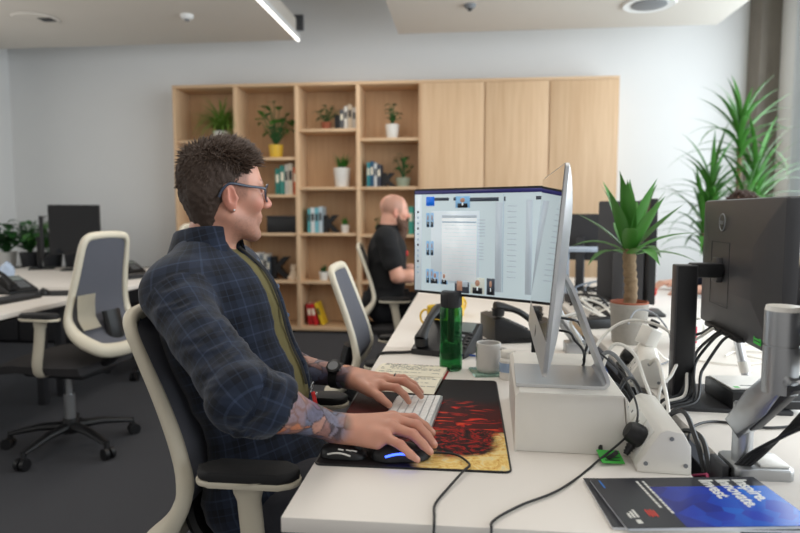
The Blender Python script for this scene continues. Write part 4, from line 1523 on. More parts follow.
for i in range(21):
    az = i * 2.39996 + rnd.uniform(-0.25, 0.25)
    k = i / 21
    el = 1.42 - 1.2 * (1 - k) ** 1.6 + rnd.uniform(-0.1, 0.1)
    L = rnd.uniform(0.21, 0.27) * (0.92 + 0.25 * k)
    blade(bm, (-0.006 + 0.012 * math.cos(az), 0.012 * math.sin(az), 0.315 + 0.035 * k), az, el, L, 0.050, rnd.uniform(0.1, 0.5) if k > 0.35 else rnd.uniform(0.7, 1.4), n=8)
obj('foliage', bm, M_leaf, t, recalc=False)

# ------------------------------------------------------------------ tall plant behind the graphite monitor
t = thing('tall_dracaena', 'tall leafy floor plant with long drooping leaves beside the concrete column', 'plant', (2.13, 5.28, 0), 0)
pot(t, 0.15, 0.19, 0.36, M_dark)
rnd = random.Random(31)
st, lf = NB(), NB()
for (x, y, zt, n) in ((0.0, 0.0, 1.80, 36), (-0.18, 0.05, 1.34, 32), (0.16, 0.06, 1.44, 32), (0.03, -0.08, 1.16, 28), (-0.26, -0.04, 1.06, 26)):
    p = catmull([(x * 0.4, y * 0.4, 0.3), (x * 0.8, y, zt * 0.6), (x, y, zt)], 6)
    tube(st, p, 0.018, 9)
    for i in range(n):
        az = i * 2.4 + rnd.uniform(-0.3, 0.3)
        k = i / n
        blade(lf, (x, y, zt - 0.20 + 0.26 * k), az, 1.45 - 0.9 * (1 - k) + rnd.uniform(-0.15, 0.15), rnd.uniform(0.42, 0.62), 0.036, rnd.uniform(0.7, 2.2) * (1.25 - 0.8 * k), n=8)
obj('stem', st, M_bark, t)
obj('foliage', lf, M_leaf, t, recalc=False)

# ------------------------------------------------------------------ graphite monitor seen from behind
t = thing('monitor', 'graphite monitor seen from behind on a square stand with its cables plugged in', 'monitor', (0.662, 1.615, ZD), math.radians(90 - 3.0), 'computer monitors')
# local X along width (towards the wall), local +Y is the rear (towards -X of the room)
W, z0, z1 = 0.262, 0.163, 0.503
bm = NB()
rows = []
outl = rrect(-W, z0, W, z1, 0.008, 3)
for (ins, yy) in ((0.0, -0.022), (0.0, 0.0), (0.003, 0.006), (0.05, 0.018), (0.11, 0.026)):
    rows.append([(x * (1 - ins / W), yy, (z0 + z1) / 2 + (z - (z0 + z1) / 2) * (1 - ins / 0.17)) for x, z in outl])
V = sheet(bm, rows, closed=True)
bm.faces.new(V[0])
bm.faces.new(V[-1])
obj('rear_shell', bm, M_dell, t, sharp=30)
obj('screen', bx(NB(), (0, -0.0228, (z0 + z1) / 2), (2 * W - 0.012, 0.0012, z1 - z0 - 0.016)), M_glassdark, t)
bm = NB()
tube(bm, [(0.055 + 0.021 * math.cos(2 * PI * i / 28), 0.0245, 0.445 + 0.021 * math.sin(2 * PI * i / 28)) for i in range(28)], 0.0016, 6, closed=True)
text_bm(bm, 'DELL', 0.0135, frame((-1, 0, 0), (0, 0, 1), (0, 1, 0), (0.055, 0.0262, 0.440)), align='CENTER')
obj('logo', bm, M_greypl, t)
bm = NB()
for zz in (0.235, 0.395):
    bx(bm, (0.055, 0.0265, zz), (0.13, 0.001, 0.002))
for xx in (-0.01, 0.12):
    bx(bm, (xx, 0.0265, 0.315), (0.002, 0.001, 0.16))
obj('mount_outline', bm, M_dark, t)
bm = prism(NB(), [(0.055 + 0.036 * math.cos(2 * PI * i / 6), 0.325 + 0.036 * math.sin(2 * PI * i / 6)) for i in range(6)], 0.016, frame((1, 0, 0), (0, 0, 1), (0, -1, 0), (0, 0.040, 0)), bev=0.003)
obj('mount_plate', bm, M_dell, t)
obj('stand_arm', bx(NB(), (0.035, 0.066, 0.325), (0.042, 0.075, 0.036), bev=0.005), M_black, t)
bm = bx(NB(), (0.02, 0.118, 0.172), (0.042, 0.052, 0.335), bev=0.003)
obj('stand_column', bm, M_dell, t)
bm = bx(NB(), (-0.0014, 0.118, 0.172), (0.003, 0.044, 0.33), bev=0.001)
obj('column_front', bm, M_black, t)
obj('stand_base', prism(NB(), rrect(-0.10, -0.10, 0.13, 0.155, 0.006), 0.008, bev=0.002), M_dark, t)
bm = NB()
bx(bm, (0.05, 0.012, 0.168), (0.24, 0.02, 0.012), bev=0.002)
obj('port_recess', bm, M_black, t)
obj('green_sticker', bx(NB(), (-0.165, 0.0125, 0.192), (0.040, 0.0012, 0.028)), mat('safety_green', (66, 190, 72), 0.5), t)
bm = NB()
for i in range(3):
    bx(bm, (-0.165, 0.0137, 0.200 - 0.007 * i), (0.030 - 0.006 * (i % 2), 0.0006, 0.002))
obj('sticker_print', bm, M_dark, t)
cb = [((0.10 - 0.03 * i), (0.03 + 0.008 * (i % 2))) for i in range(5)]
for i, (xx, yy) in enumerate(cb):
    X0, Y0 = 0.662 - yy, 1.615 + xx
    cable(['white cable second from the left under the graphite monitor', 'black cable plugged in leftmost under the graphite monitor', 'thin black middle cable under the graphite monitor', 'black cable under the graphite monitor, fourth from the left', 'black cable plugged in rightmost under the graphite monitor'][[1, 0, 2, 3, 4][i]],
          [(X0 + 0.012, Y0, 0.902), (X0 - 0.01, Y0, 0.885), (X0 - 0.045, Y0 + 0.005, 0.862 - 0.01 * i), (X0 - 0.075 + 0.004 * i, 1.635 - 0.012 * i, 0.80), (0.525 + 0.004 * i, 1.58 - 0.016 * i, 0.757), (0.475, 1.56 - 0.02 * i, 0.742), (0.448, 1.55 - 0.03 * i, 0.70)], 0.0038, M_whitepl if i == 1 else M_black)

# second monitor on the silver arm, mostly out of the frame
t = thing('monitor', 'grey monitor back cut by the right picture edge, held on the silver arm', 'monitor', (0.632, 1.005, ZD), math.radians(90 - 2), 'computer monitors')
bm = NB()
rows = []
outl = rrect(-0.25, 0.205, 0.25, 0.505, 0.008, 3)
for (ins, yy) in ((0.0, -0.022), (0.0, 0.0), (0.003, 0.006), (0.05, 0.016), (0.10, 0.02)):
    rows.append([(x * (1 - ins / 0.25), yy, 0.355 + (z - 0.355) * (1 - ins / 0.15)) for x, z in outl])
V = sheet(bm, rows, closed=True)
bm.faces.new(V[0])
bm.faces.new(V[-1])
obj('rear_shell', bm, mat('mid_grey_plastic', (82, 83, 87), 0.45, var=0.03), t, sharp=30)
obj('screen', bx(NB(), (0, -0.0228, 0.355), (0.49, 0.0012, 0.285)), M_glassdark, t)
obj('mount_plate', bx(NB(), (0, 0.026, 0.34), (0.11, 0.012, 0.11), bev=0.003), M_dark, t)

# ------------------------------------------------------------------ silver monitor arm
t = thing('monitor_bracket', 'silver jointed monitor arm clamped to the edge of the right desk', 'monitor arm', (0.510, 1.175, ZD))
obj('clamp_base', prism(NB(), rrect(-0.035, -0.045, 0.065, 0.045, 0.010), 0.020, bev=0.003), M_steel, t)
obj('base_cover', bx(NB(), (0.035, -0.004, 0.0225), (0.05, 0.06, 0.005), bev=0.002), M_whitepl, t)
obj('clamp_hook', bx(NB(), (-0.047, 0, -0.02), (0.012, 0.06, 0.078), bev=0.002), M_dark, t)
obj('pole', tube(NB(), [(-0.008, 0, 0.02), (-0.008, 0, 0.125)], 0.0175, 24), M_steel, t)
A, B = Vector((-0.012, 0.0, 0.095)), Vector((0.022, -0.060, 0.190))
d, s_, u_ = basis(B - A)
bm = NB()
LL = (B - A).length
prism(bm, [(-0.02, -0.024), (LL * 0.5, -0.030), (LL + 0.02, -0.024), (LL + 0.025, 0.012), (LL * 0.5, 0.022), (-0.015, 0.016)], 0.040, frame(d, u_, d.cross(u_), A - d.cross(u_) * 0.020), bev=0.007)
obj('lower_arm', bm, M_steel, t, sharp=50)
bm = NB()
prism(bm, [(0.01, -0.030), (LL + 0.01, -0.036), (LL + 0.01, -0.022), (0.01, -0.020)], 0.030, frame(d, u_, d.cross(u_), A - d.cross(u_) * 0.015), bev=0.002)
obj('cable_channel', bm, M_dark, t)
obj('elbow_joint', tube(NB(), [(0.022, -0.060, 0.165), (0.022, -0.060, 0.245), (0.022, -0.060, 0.2451), (0.022, -0.060, 0.249), (0.022, -0.060, 0.2491), (0.022, -0.060, 0.305)], [0.028, 0.028, 0.0255, 0.0255, 0.028, 0.028], 28), M_steel, t, sharp=40)
obj('elbow_cap', lathe(NB(), [(0, 0.285), (0.028, 0.285), (0.026, 0.293), (0, 0.294)], 28, c=(0.022, -0.060, 0.02)), M_whitepl, t)
bm = NB()
prism(bm, rrect(-0.01, -0.030, 0.115, 0.030, 0.028), 0.046, frame((0.85, 0.5, 0.15), (-0.09, -0.12, 1), (0, -1, 0), (0.050, -0.040, 0.282)), bev=0.008)
obj('upper_arm', bm, M_steel, t, sharp=50)
obj('joint_bolt', cyl(NB(), (0.062, -0.102, 0.285), (0.062, -0.086, 0.285), 0.009, seg=16), M_greypl, t)
obj('pivot_cover', cyl(NB(), (0.072, -0.10, 0.24), (0.072, -0.086, 0.24), 0.020, seg=20), M_dark, t)
for i in range(4):
    cable(['black cable along the silver arm, hanging lowest', 'second black cable strapped along the silver arm', 'third black cable looping beside the silver arm', 'thin black cable nearest the silver elbow'][i],
          [(0.64, 1.10, 0.945 - 0.012 * i), (0.605 + 0.003 * i, 1.092 - 0.008 * i, 0.915 - 0.012 * i), (0.572 - 0.002 * i, 1.10 - 0.007 * i, 0.875 - 0.008 * i), (0.545 - 0.003 * i, 1.115 - 0.006 * i, 0.825), (0.515 - 0.004 * i, 1.135 + 0.004 * i, 0.772), (0.494 - 0.006 * i, 1.155, 0.738), (0.458 + 0.006 * i, 1.17 + 0.008 * i, 0.70)], 0.0034, M_black)

# ------------------------------------------------------------------ small computer, paper on it, thin bracket behind
t = thing('docking_box', 'flat black docking box on the monitor base', 'docking box', (0.70, 1.60, ZD + 0.0085), math.radians(4))
obj('box_shell', bx(NB(), (0, 0, 0.021), (0.165, 0.15, 0.042), bev=0.004), M_black, t)
obj('front_seam', bx(NB(), (0, -0.0752, 0.021), (0.155, 0.001, 0.003)), M_greypl, t)
t = thing('paper_slip', 'white printed card lying on the flat black docking box', 'card', (0.69, 1.605, ZD + 0.051), math.radians(4))
obj('card', bx(NB(), (0, 0, 0.0016), (0.13, 0.12, 0.003)), M_whitepl, t)
obj('printed_line', bx(NB(), (-0.01, -0.035, 0.0032), (0.05, 0.004, 0.0004)), M_dark, t)
obj('green_line', bx(NB(), (-0.05, -0.05, 0.0032), (0.012, 0.012, 0.0004)), mat('safety_green', (66, 190, 72)), t)
t = thing('tablet_stand', 'thin silver bracket leaning behind the flat black docking box', 'stand', (0.775, 1.80, ZD))
obj('bracket_foot', prism(NB(), rrect(-0.04, -0.03, 0.05, 0.05, 0.01), 0.006, bev=0.001), M_alu, t)
obj('bracket_leg', tube(NB(), [(0.0, 0.0, 0.004), (-0.02, 0.01, 0.09), (-0.035, 0.015, 0.17)], 0.012, 14), M_alu, t)
obj('bracket_collar', tube(NB(), [(-0.005, 0.002, 0.03), (-0.012, 0.006, 0.06)], 0.015, 14), M_whitepl, t)

# ------------------------------------------------------------------ power modules in the slot between the desks
def power_module(label, x, y, z, rz, plug_green):
    t = thing('power_module', label, 'power strip', (x, y, z), rz, 'white desk power modules')
    prof = [(-0.048, 0.0), (-0.050, 0.014), (-0.012, 0.076), (0.0, 0.082), (0.028, 0.077), (0.042, 0.052), (0.044, 0.0)]
    bm = prism(NB(), prof, 0.24, frame((1, 0, 0), (0, 0, 1), (0, -1, 0), (0, 0.12, 0)), bev=0.004)
    obj('housing', bm, M_whitepl, t, sharp=40)
    N = Vector((-0.853, 0, 0.523))
    for k, yy in enumerate((-0.066, 0.0, 0.066)):
        c = Vector((-0.031, yy, 0.045)) + N * 0.0006
        sk = obj('socket', bx(NB(), c, (0.0016, 0.058, 0.058), rot=(0, 0.55, 0), bev=0.0006), M_potwhite, t)
        bm = NB()
        for (a, b) in ((0.0, 0.012), (-0.011, -0.008), (0.011, -0.008)):
            bx(bm, c + Vector((0.523 * b, a, 0.853 * b)) + N * 0.001, (0.001, 0.0045 if b < 0 else 0.003, 0.003 if b < 0 else 0.006), rot=(0, 0.55, 0))
        obj('socket_hole', bm, M_dark, sk)
    obj('switch', bx(NB(), Vector((-0.031, 0.110, 0.045)) + N * 0.001, (0.003, 0.014, 0.02), rot=(0, 0.55, 0), bev=0.001), mat('switch_blue', (90, 110, 150), 0.5), t)
    bm = NB()
    for a, b in ((-0.035, 0.018), (0.033, 0.018), (0.008, 0.066)):
        cyl(bm, (a, -0.1202, b), (a, -0.1214, b), 0.004, seg=12)
    obj('end_screw', bm, M_greypl, t)
    return t


power_module('nearest white power module with a black plug pushed in', 0.368, 1.262, ZD, math.radians(-4), True)
power_module('white power module further back in the slot beside the yucca pot', 0.505, 1.83, ZD, math.radians(-13), False)


def plug(label, mx, my, rz, yy):
    """pushed into the socket at yy of the module standing at mx, my"""
    p = Matrix.Translation((mx, my, ZD)) @ Matrix.Rotation(rz, 4, 'Z') @ Vector((-0.0319, yy, 0.0455))
    t = thing('power_plug', label, 'plug', p, rz, 'black power plugs')
    T = Matrix.Rotation(-1.021, 4, 'Y')
    bm = NB()
    lathe(bm, [(0, 0), (0.023, 0), (0.0255, 0.006), (0.0245, 0.026), (0.017, 0.037), (0, 0.039)], 20, M=Matrix.Diagonal((1.0, 1.12, 1, 1)))
    bm.transform(T)
    obj('plug_body', bm, M_black, t, sharp=45)
    bm = NB()
    tube(bm, [(-0.018, -0.005, 0.012), (-0.048, -0.012, 0.012)], [0.010, 0.0055], 10)
    for q in range(3):
        tube(bm, [(-0.026 - 0.007 * q, -0.0068 - 0.0016 * q, 0.012), (-0.029 - 0.007 * q, -0.0076 - 0.0016 * q, 0.012)], 0.0100 - 0.001 * q, 10)
    bm.transform(T)
    obj('strain_relief', bm, M_black, t)
    t.scale = (0.86, 0.86, 0.86)
    return t


plug('round black plug in the nearest white power module', 0.368, 1.262, math.radians(-4), -0.066)
plug('black plug in the white power module beside the yucca pot', 0.505, 1.83, math.radians(-13), 0.03)
t = thing('usb_charger', 'white charger block plugged into the far power module', 'charger', (0.535, 1.90, ZD + 0.076), math.radians(20))
obj('charger_body', bx(NB(), (0, 0, 0.03), (0.04, 0.055, 0.056), rot=(0.15, 0.35, 0), bev=0.005), M_whitepl, t)
obj('charger_plug', bx(NB(), (0.018, 0, 0.066), (0.018, 0.026, 0.022), rot=(0.15, 0.35, 0), bev=0.003), M_black, t)
t = thing('cable_tag', 'bright green tag on the cord of the nearest power module', 'tag', (0.272, 1.185, ZD + 0.004), 0.25)
obj('tag_sheet', bx(NB(), (0, 0, 0.008), (0.045, 0.032, 0.0012), rot=(0.45, 0.1, 0)), mat('tag_green', (64, 176, 66), 0.5), t)
bm = NB()
for i in range(2):
    bx(bm, (0.002 * i, -0.009 + 0.006 * i, 0.0092 + (-0.009 + 0.006 * i) * 0.47), (0.03, 0.0016, 0.0006), rot=(0.45, 0.1, 0))
obj('tag_print', bm, M_dark, t)
cable('black cord curving from the green tag up to the nearest plug', [(0.284, 1.184, 0.752), (0.268, 1.180, 0.742), (0.257, 1.195, 0.736), (0.272, 1.26, 0.765), (0.305, 1.32, 0.805), (0.345, 1.39, 0.835), (0.38, 1.45, 0.82), (0.42, 1.50, 0.75), (0.446, 1.52, 0.66)], 0.0042, M_black)

WH, BL, GR = M_whitepl, M_black, M_greypl
cables = [
    ('white cable arching high over the slot from behind the silver stand', [(0.30, 1.62, 0.78), (0.36, 1.72, 0.86), (0.44, 1.76, 0.905), (0.52, 1.72, 0.895), (0.545, 1.66, 0.85), (0.51, 1.60, 0.80), (0.47, 1.56, 0.77), (0.455, 1.52, 0.69)], 0.0042, WH),
    ('white cable looping behind the nearest power module', [(0.335, 1.60, 0.79), (0.37, 1.62, 0.865), (0.41, 1.58, 0.855), (0.425, 1.53, 0.80), (0.43, 1.48, 0.76), (0.44, 1.46, 0.68)], 0.0045, WH),
    ('grey cable running along the edge of the white riser', [(0.31, 1.60, 0.80), (0.345, 1.56, 0.86), (0.385, 1.51, 0.82), (0.41, 1.49, 0.76), (0.435, 1.47, 0.68)], 0.005, GR),
    ('white cable dropping past the monitor base into the slot', [(0.485, 1.70, 0.80), (0.478, 1.62, 0.83), (0.47, 1.54, 0.80), (0.463, 1.47, 0.75), (0.452, 1.42, 0.68)], 0.0045, WH),
    ('black cable hanging from the back of the silver computer', [(0.196, 1.47, 0.93), (0.235, 1.46, 0.925), (0.25, 1.48, 0.905), (0.262, 1.43, 0.89), (0.262, 1.42, 0.862), (0.29, 1.62, 0.80), (0.34, 1.66, 0.735), (0.43, 1.66, 0.68)], 0.003, BL),
    ('second black cable looping behind the silver computer stand', [(0.205, 1.50, 0.955), (0.25, 1.52, 0.945), (0.275, 1.56, 0.93), (0.285, 1.50, 0.90), (0.275, 1.48, 0.87), (0.30, 1.58, 0.81), (0.40, 1.62, 0.75), (0.435, 1.60, 0.66)], 0.0034, BL),
    ('white cable curling through the opening of the silver stand', [(0.20, 1.56, 0.93), (0.25, 1.58, 0.945), (0.29, 1.60, 0.95), (0.27, 1.66, 0.915), (0.30, 1.68, 0.86), (0.36, 1.70, 0.76), (0.43, 1.70, 0.68)], 0.004, WH),
    ('black cable crossing the right desk from the slot to the right edge', [(0.452, 1.34, 0.66), (0.472, 1.36, 0.725), (0.50, 1.40, 0.737), (0.56, 1.44, 0.734), (0.64, 1.41, 0.734), (0.72, 1.43, 0.734), (0.82, 1.49, 0.734), (0.95, 1.56, 0.734)], 0.003, BL),
    ('thick black cable hanging in the slot behind the nearest power module', [(0.40, 1.46, 0.66), (0.425, 1.40, 0.74), (0.446, 1.33, 0.79), (0.452, 1.27, 0.76), (0.456, 1.22, 0.70), (0.45, 1.19, 0.645)], 0.005, BL),
    ('second thick black cable in the slot near the silver arm', [(0.43, 1.44, 0.66), (0.452, 1.36, 0.735), (0.466, 1.28, 0.755), (0.462, 1.22, 0.72), (0.452, 1.17, 0.645)], 0.005, BL),
    ('pink cable glimpsed low in the slot near the silver arm', [(0.44, 1.30, 0.66), (0.452, 1.22, 0.70), (0.447, 1.18, 0.71), (0.44, 1.14, 0.66)], 0.003, mat('pink_cable', (190, 70, 110), 0.5)),
    ('white cable lying on the desk from the far charger to the right', [(0.53, 2.02, 0.80), (0.57, 1.98, 0.79), (0.62, 2.00, 0.745), (0.70, 2.06, 0.7345), (0.82, 2.0, 0.7345), (0.98, 2.05, 0.7345), (1.15, 2.0, 0.7345)], 0.003, WH),
    ('white cable lying in a loose curl right of the red panel mug', [(0.84, 2.12, 0.7345), (0.92, 2.2, 0.7345), (1.02, 2.16, 0.7345), (1.0, 2.08, 0.7345), (0.90, 2.10, 0.739), (0.95, 2.3, 0.7345), (1.1, 2.35, 0.7345)], 0.003, WH),
    ('black cord from the far plug down into the slot', [(0.435, 1.835, 0.768), (0.425, 1.80, 0.775), (0.43, 1.74, 0.76), (0.445, 1.68, 0.66)], 0.004, BL),
    ('thin grey cable bowing above the pot of the yucca', [(0.52, 2.08, 0.84), (0.56, 2.14, 0.875), (0.62, 2.16, 0.865), (0.66, 2.12, 0.81), (0.645, 2.05, 0.745), (0.60, 1.98, 0.735), (0.50, 1.92, 0.735), (0.46, 1.9, 0.69)], 0.003, GR),
    ('blue network cable crossing the desk behind the grey mug', [(-0.02, 2.05, 0.734), (0.05, 2.03, 0.734), (0.14, 2.0, 0.734), (0.24, 2.02, 0.734), (0.34, 1.98, 0.736), (0.42, 1.97, 0.728), (0.445, 1.96, 0.66)], 0.003, mat('network_blue', (40, 84, 170), 0.5)),
    ('black cable trailing over the desk to the second phone', [(0.06, 2.55, 0.734), (0.0, 2.48, 0.734), (-0.02, 2.40, 0.734), (0.03, 2.33, 0.734), (0.10, 2.28, 0.736)], 0.003, BL),
]
for lab, pts, r, m in cables:
    cable(lab, pts, r, m)

# silver arm of a further screen, seen behind the all-in-one's stand
t = thing('monitor_bracket', 'slanted silver arm glimpsed behind the stand of the all-in-one computer', 'monitor arm', (0.36, 2.20, ZD))
obj('arm_tube', tube(NB(), [(0.02, -0.06, 0.03), (-0.04, 0.0, 0.11), (-0.09, 0.04, 0.20)], 0.020, 14), M_steel, t)
obj('arm_foot', prism(NB(), rrect(-0.03, -0.10, 0.045, -0.02, 0.01), 0.035, bev=0.003), M_steel, t)

# ------------------------------------------------------------------ brochures
def brochure(label, loc, rz, front):
    """printed side up; local +X is the top of the page, local -Y its right-hand side"""
    t = thing('brochure', label, 'brochure', loc, rz, 'brochures at the near desk edge')
    M_blk = mat('brochure_black', (44, 45, 52), 0.28, var=0.03)
    obj('pages', prism(NB(), rrect(-0.147, -0.104, 0.147, 0.104, 0.001), 0.0042, bev=0.0003), mat('brochure_pages', (226, 230, 236), 0.5), t)
    cv = obj('cover', bx(NB(), (0, 0, 0.0047), (0.297, 0.210, 0.0008)), M_blk, t)
    if front:
        m = bpy.data.materials.new('brochure_blue_picture')
        m.use_nodes = True
        nt = m.node_tree
        b = nt.nodes['Principled BSDF']
        b.inputs['Roughness'].default_value = 0.25
        tc = nt.nodes.new('ShaderNodeTexCoord')
        vo = nt.nodes.new('ShaderNodeTexVoronoi')
        vo.inputs['Scale'].default_value = 26
        vo.inputs['Randomness'].default_value = 0.9
        nt.links.new(tc.outputs['Object'], vo.inputs['Vector'])
        sx = nt.nodes.new('ShaderNodeSeparateXYZ')
        nt.links.new(tc.outputs['Object'], sx.inputs[0])
        f = node_math(nt, 'ADD', node_math(nt, 'MULTIPLY', vo.outputs['Color'], 0.45), node_math(nt, 'MULTIPLY', sx.outputs[0], 2.6))
        r = nt.nodes.new('ShaderNodeValToRGB')
        e = r.color_ramp.elements
        e[0].position, e[0].color = 0.0, srgb(34, 44, 130)
        e[1].position, e[1].color = 0.60, srgb(26, 104, 204)
        e.new(0.3).color = srgb(30, 60, 176)
        nt.links.new(f, r.inputs['Fac'])
        nt.links.new(r.outputs['Color'], b.inputs['Base Color'])
        obj('cover_picture', bx(NB(), (0.045, -0.022, 0.0052), (0.205, 0.166, 0.0003)), m, cv)
        fm = lambda x, y: frame((0, -1, 0), (1, 0, 0), (0, 0, 1), (x, y, 0.0054))
        for wd, xx in (('Inspire.', 0.103), ('Innovate.', 0.073), ('Invest.', 0.043)):
            bm = NB()
            text_bm(bm, wd, 0.034, fm(xx, 0.092), bold=0.0009)
            obj('title_line', bm, M_potwhite, cv)
        bm = NB()
        rnd = random.Random(3)
        for j in range(2):
            y = 0.088
            while y > 0.088 - (0.135, 0.11)[j]:
                ln = rnd.uniform(0.006, 0.014)
                bx(bm, (-0.058 - 0.011 * j, y - ln / 2, 0.0054), (0.0042, ln, 0.0003))
                y -= ln + 0.0025
        obj('small_print', bm, M_potwhite, cv)
        bm = NB()
        for j in range(3):
            bx(bm, (-0.118 - 0.006 * j, -0.052 - 0.004 * j, 0.0054), (0.0038, 0.030 - 0.006 * j, 0.0003))
        obj('emblem_caption', bm, M_potwhite, cv)
        obj('small_emblem', bx(NB(), (-0.122, -0.083, 0.0054), (0.008, 0.014, 0.0003)), M_potwhite, cv)
        bm = NB()
        for j in range(4):
            bx(bm, (-0.098 + 0.004 * j, -0.050 - 0.003 * (j % 2), 0.0054), (0.0025, 0.026, 0.0003))
        obj('red_emblem', bm, mat('emblem_red', (214, 64, 52), 0.4), cv)
        bm = NB()
        bx(bm, (-0.134, 0.075, 0.0054), (0.003, 0.036, 0.0003))
        obj('web_address_line', bm, mat('link_blue', (40, 110, 190), 0.4), cv)
    t.scale = (0.97, 0.82, 1)
    return t


brochure('black brochure lying underneath, only its left edge showing', (0.356, 1.022, ZD + 0.0003), math.radians(4), False)
brochure('dark blue brochure on top, its cover reading Inspire. Innovate. Invest.', (0.368, 1.018, ZD + 0.0056), math.radians(7.4), True)

# ------------------------------------------------------------------ things on the far part of the right-hand desks
def plain_monitor(label, x, y, rz, w_, h_, zb, m, group='computer monitors'):
    """screen faces local -Y"""
    t = thing('monitor', label, 'monitor', (x, y, ZD), rz, group)
    obj('rear_shell', prism(NB(), rrect(-w_ / 2, zb, w_ / 2, zb + h_, 0.006), 0.03, frame((1, 0, 0), (0, 0, 1), (0, -1, 0), (0, 0.03, 0)), bev=0.004), m, t)
    obj('screen', bx(NB(), (0, -0.0007, zb + h_ / 2), (w_ - 0.02, 0.0012, h_ - 0.024)), M_glassdark, t)
    obj('stand_column', bx(NB(), (0, 0.05, (zb + h_ / 2) / 2), (0.05, 0.035, zb + h_ / 2), bev=0.004), m, t)
    obj('stand_base', prism(NB(), rrect(-0.11, -0.06, 0.11, 0.13, 0.015), 0.01, bev=0.002), m, t)
    return t


plain_monitor('dark grey monitor standing upright behind the yucca leaves', 0.70, 2.95, math.radians(155), 0.20, 0.46, 0.06, M_dell)
plain_monitor('black monitor turned away just behind the yucca', 0.845, 3.02, math.radians(84), 0.30, 0.47, 0.06, M_black)
plain_monitor('small dark monitor on the far desk left of the yucca', 0.70, 3.95, math.radians(160), 0.34, 0.28, 0.18, M_dark)
t = thing('desk_shelf', 'pale blue grey shelf stand on the far desk behind the yucca', 'shelf', (0.72, 3.55, ZD))
obj('shelf_top', prism(NB(), rrect(-0.20, -0.12, 0.20, 0.12, 0.01), 0.016, Matrix.Translation((0, 0, 0.26)), bev=0.003), mat('pale_blue_grey', (176, 188, 204), 0.5), t)
for sx in (-1, 1):
    obj('leg', bx(NB(), (sx * 0.18, 0.0, 0.13), (0.016, 0.2, 0.26), bev=0.003), mat('pale_blue_grey', (176, 188, 204)), t)
t = thing('adapter', 'black adapter brick on the desk left of the yucca pot', 'adapter', (0.535, 2.62, ZD), 0.3)
obj('brick', bx(NB(), (0, 0, 0.02), (0.13, 0.07, 0.04), bev=0.006), M_black, t)
obj('cord_stub', tube(NB(), catmull([(0.06, 0, 0.02), (0.09, 0.02, 0.012), (0.12, 0.06, 0.004)], 5), 0.004, 6), M_black, t)
t = thing('network_box', 'small dark network box among the tangled cables on the far desk', 'network box', (0.60, 3.35, ZD), 0.2)
obj('box_shell', bx(NB(), (0, 0, 0.022), (0.16, 0.10, 0.044), bev=0.005), M_dark, t)
obj('antenna', tube(NB(), [(-0.06, 0.04, 0.04), (-0.065, 0.045, 0.14)], 0.005, 8), M_dark, t)
rnd = random.Random(77)
names = ['white cable in the tangle left of the yucca, uppermost', 'black cable in the tangle left of the yucca', 'white cable coiled at the foot of the far shelf stand', 'black cable looping under the far shelf stand', 'grey cable lowest in the tangle left of the yucca', 'blue grey cable in the tangle behind the silver computer']
for i, nm in enumerate(names):
    bxy = (0.56 + 0.02 * i, 2.80 + 0.12 * i)
    pts = []
    for k in range(9):
        a = k * 1.9 + i
        pts.append((bxy[0] + 0.075 * math.cos(a) + 0.012 * k - 0.03, bxy[1] + 0.10 * math.sin(a * 0.9), 0.7365 + (0.05 + 0.05 * rnd.random()) * (k % 3 != 0) * (0 < k < 8)))
    cable(nm, pts, 0.005, [WH, BL, WH, BL, GR, mat('pale_blue_grey', (176, 188, 204))][i])

# ------------------------------------------------------------------ things on the left-hand desks
plain_monitor('black monitor with a dark screen on the far left desk', -3.16, 4.80, math.radians(22), 0.38, 0.40, 0.13, M_black)
plain_monitor('black monitor seen edge-on beside the green plants', -3.50, 4.92, math.radians(122), 0.44, 0.34, 0.10, M_black)
def small_keyboard(label, x, y, rz):
    t = thing('keyboard', label, 'keyboard', (x, y, ZD), rz, 'black desk keyboards')
    obj('keyboard_body', prism(NB(), rrect(-0.22, -0.07, 0.22, 0.07, 0.01), 0.016, bev=0.003), M_black, t)
    bm = NB()
    for r in range(5):
        for c in range(20):
            bx(bm, (-0.2 + 0.0211 * c, -0.05 + 0.025 * r, 0.018), (0.017, 0.02, 0.005))
    obj('keys', bm, M_dark, t)
small_keyboard('black keyboard near the right corner of the far left desk', -2.36, 4.32, 1.2)
small_keyboard('black keyboard cut by the left picture edge', -2.42, 3.02, 1.5)
mouse('black mouse on a black mat on the left desk', -2.42, 3.36, ZD + 0.0035, 2.2, False, M_dark)
t = thing('mouse_mat', 'plain black mouse mat on the left desk', 'mouse mat', (-2.40, 3.40, ZD), 0.2)
obj('mat_surface', prism(NB(), rrect(-0.18, -0.12, 0.18, 0.12, 0.01), 0.003), M_black_soft, t)
obj('stitched_edge', tube(NB(), [(x, y, 0.002) for x, y in rrect(-0.18, -0.12, 0.18, 0.12, 0.01)], 0.002, 6, closed=True), M_black, t)
desk_phone('black desk phone at the left picture edge', -2.66, 3.42, ZD, math.radians(75))
desk_phone('black desk phone right of the black monitor on the far left desk', -2.62, 4.62, ZD, math.radians(65))
t = thing('drink_pouch', 'crumpled pale blue plastic wrapper beside the phone at the left edge', 'wrapper', (-3.14, 4.0, ZD), 0.4)
bm = NB()
bmesh.ops.create_icosphere(bm, subdivisions=3, radius=0.06)
for v in bm.verts:
    n = vnoise(np.array([v.co]), 30)[0]
    v.co = Vector((v.co.x * 0.8, v.co.y * 0.6, 0.075 + v.co.z * 1.1)) * (0.8 + 0.45 * n)
zm = min(v.co.z for v in bm.verts)
bmesh.ops.translate(bm, verts=bm.verts, vec=(0, 0, -zm))
obj('wrapper', bm, mat('pale_blue_film', (176, 192, 214), 0.2), t, sharp=20)

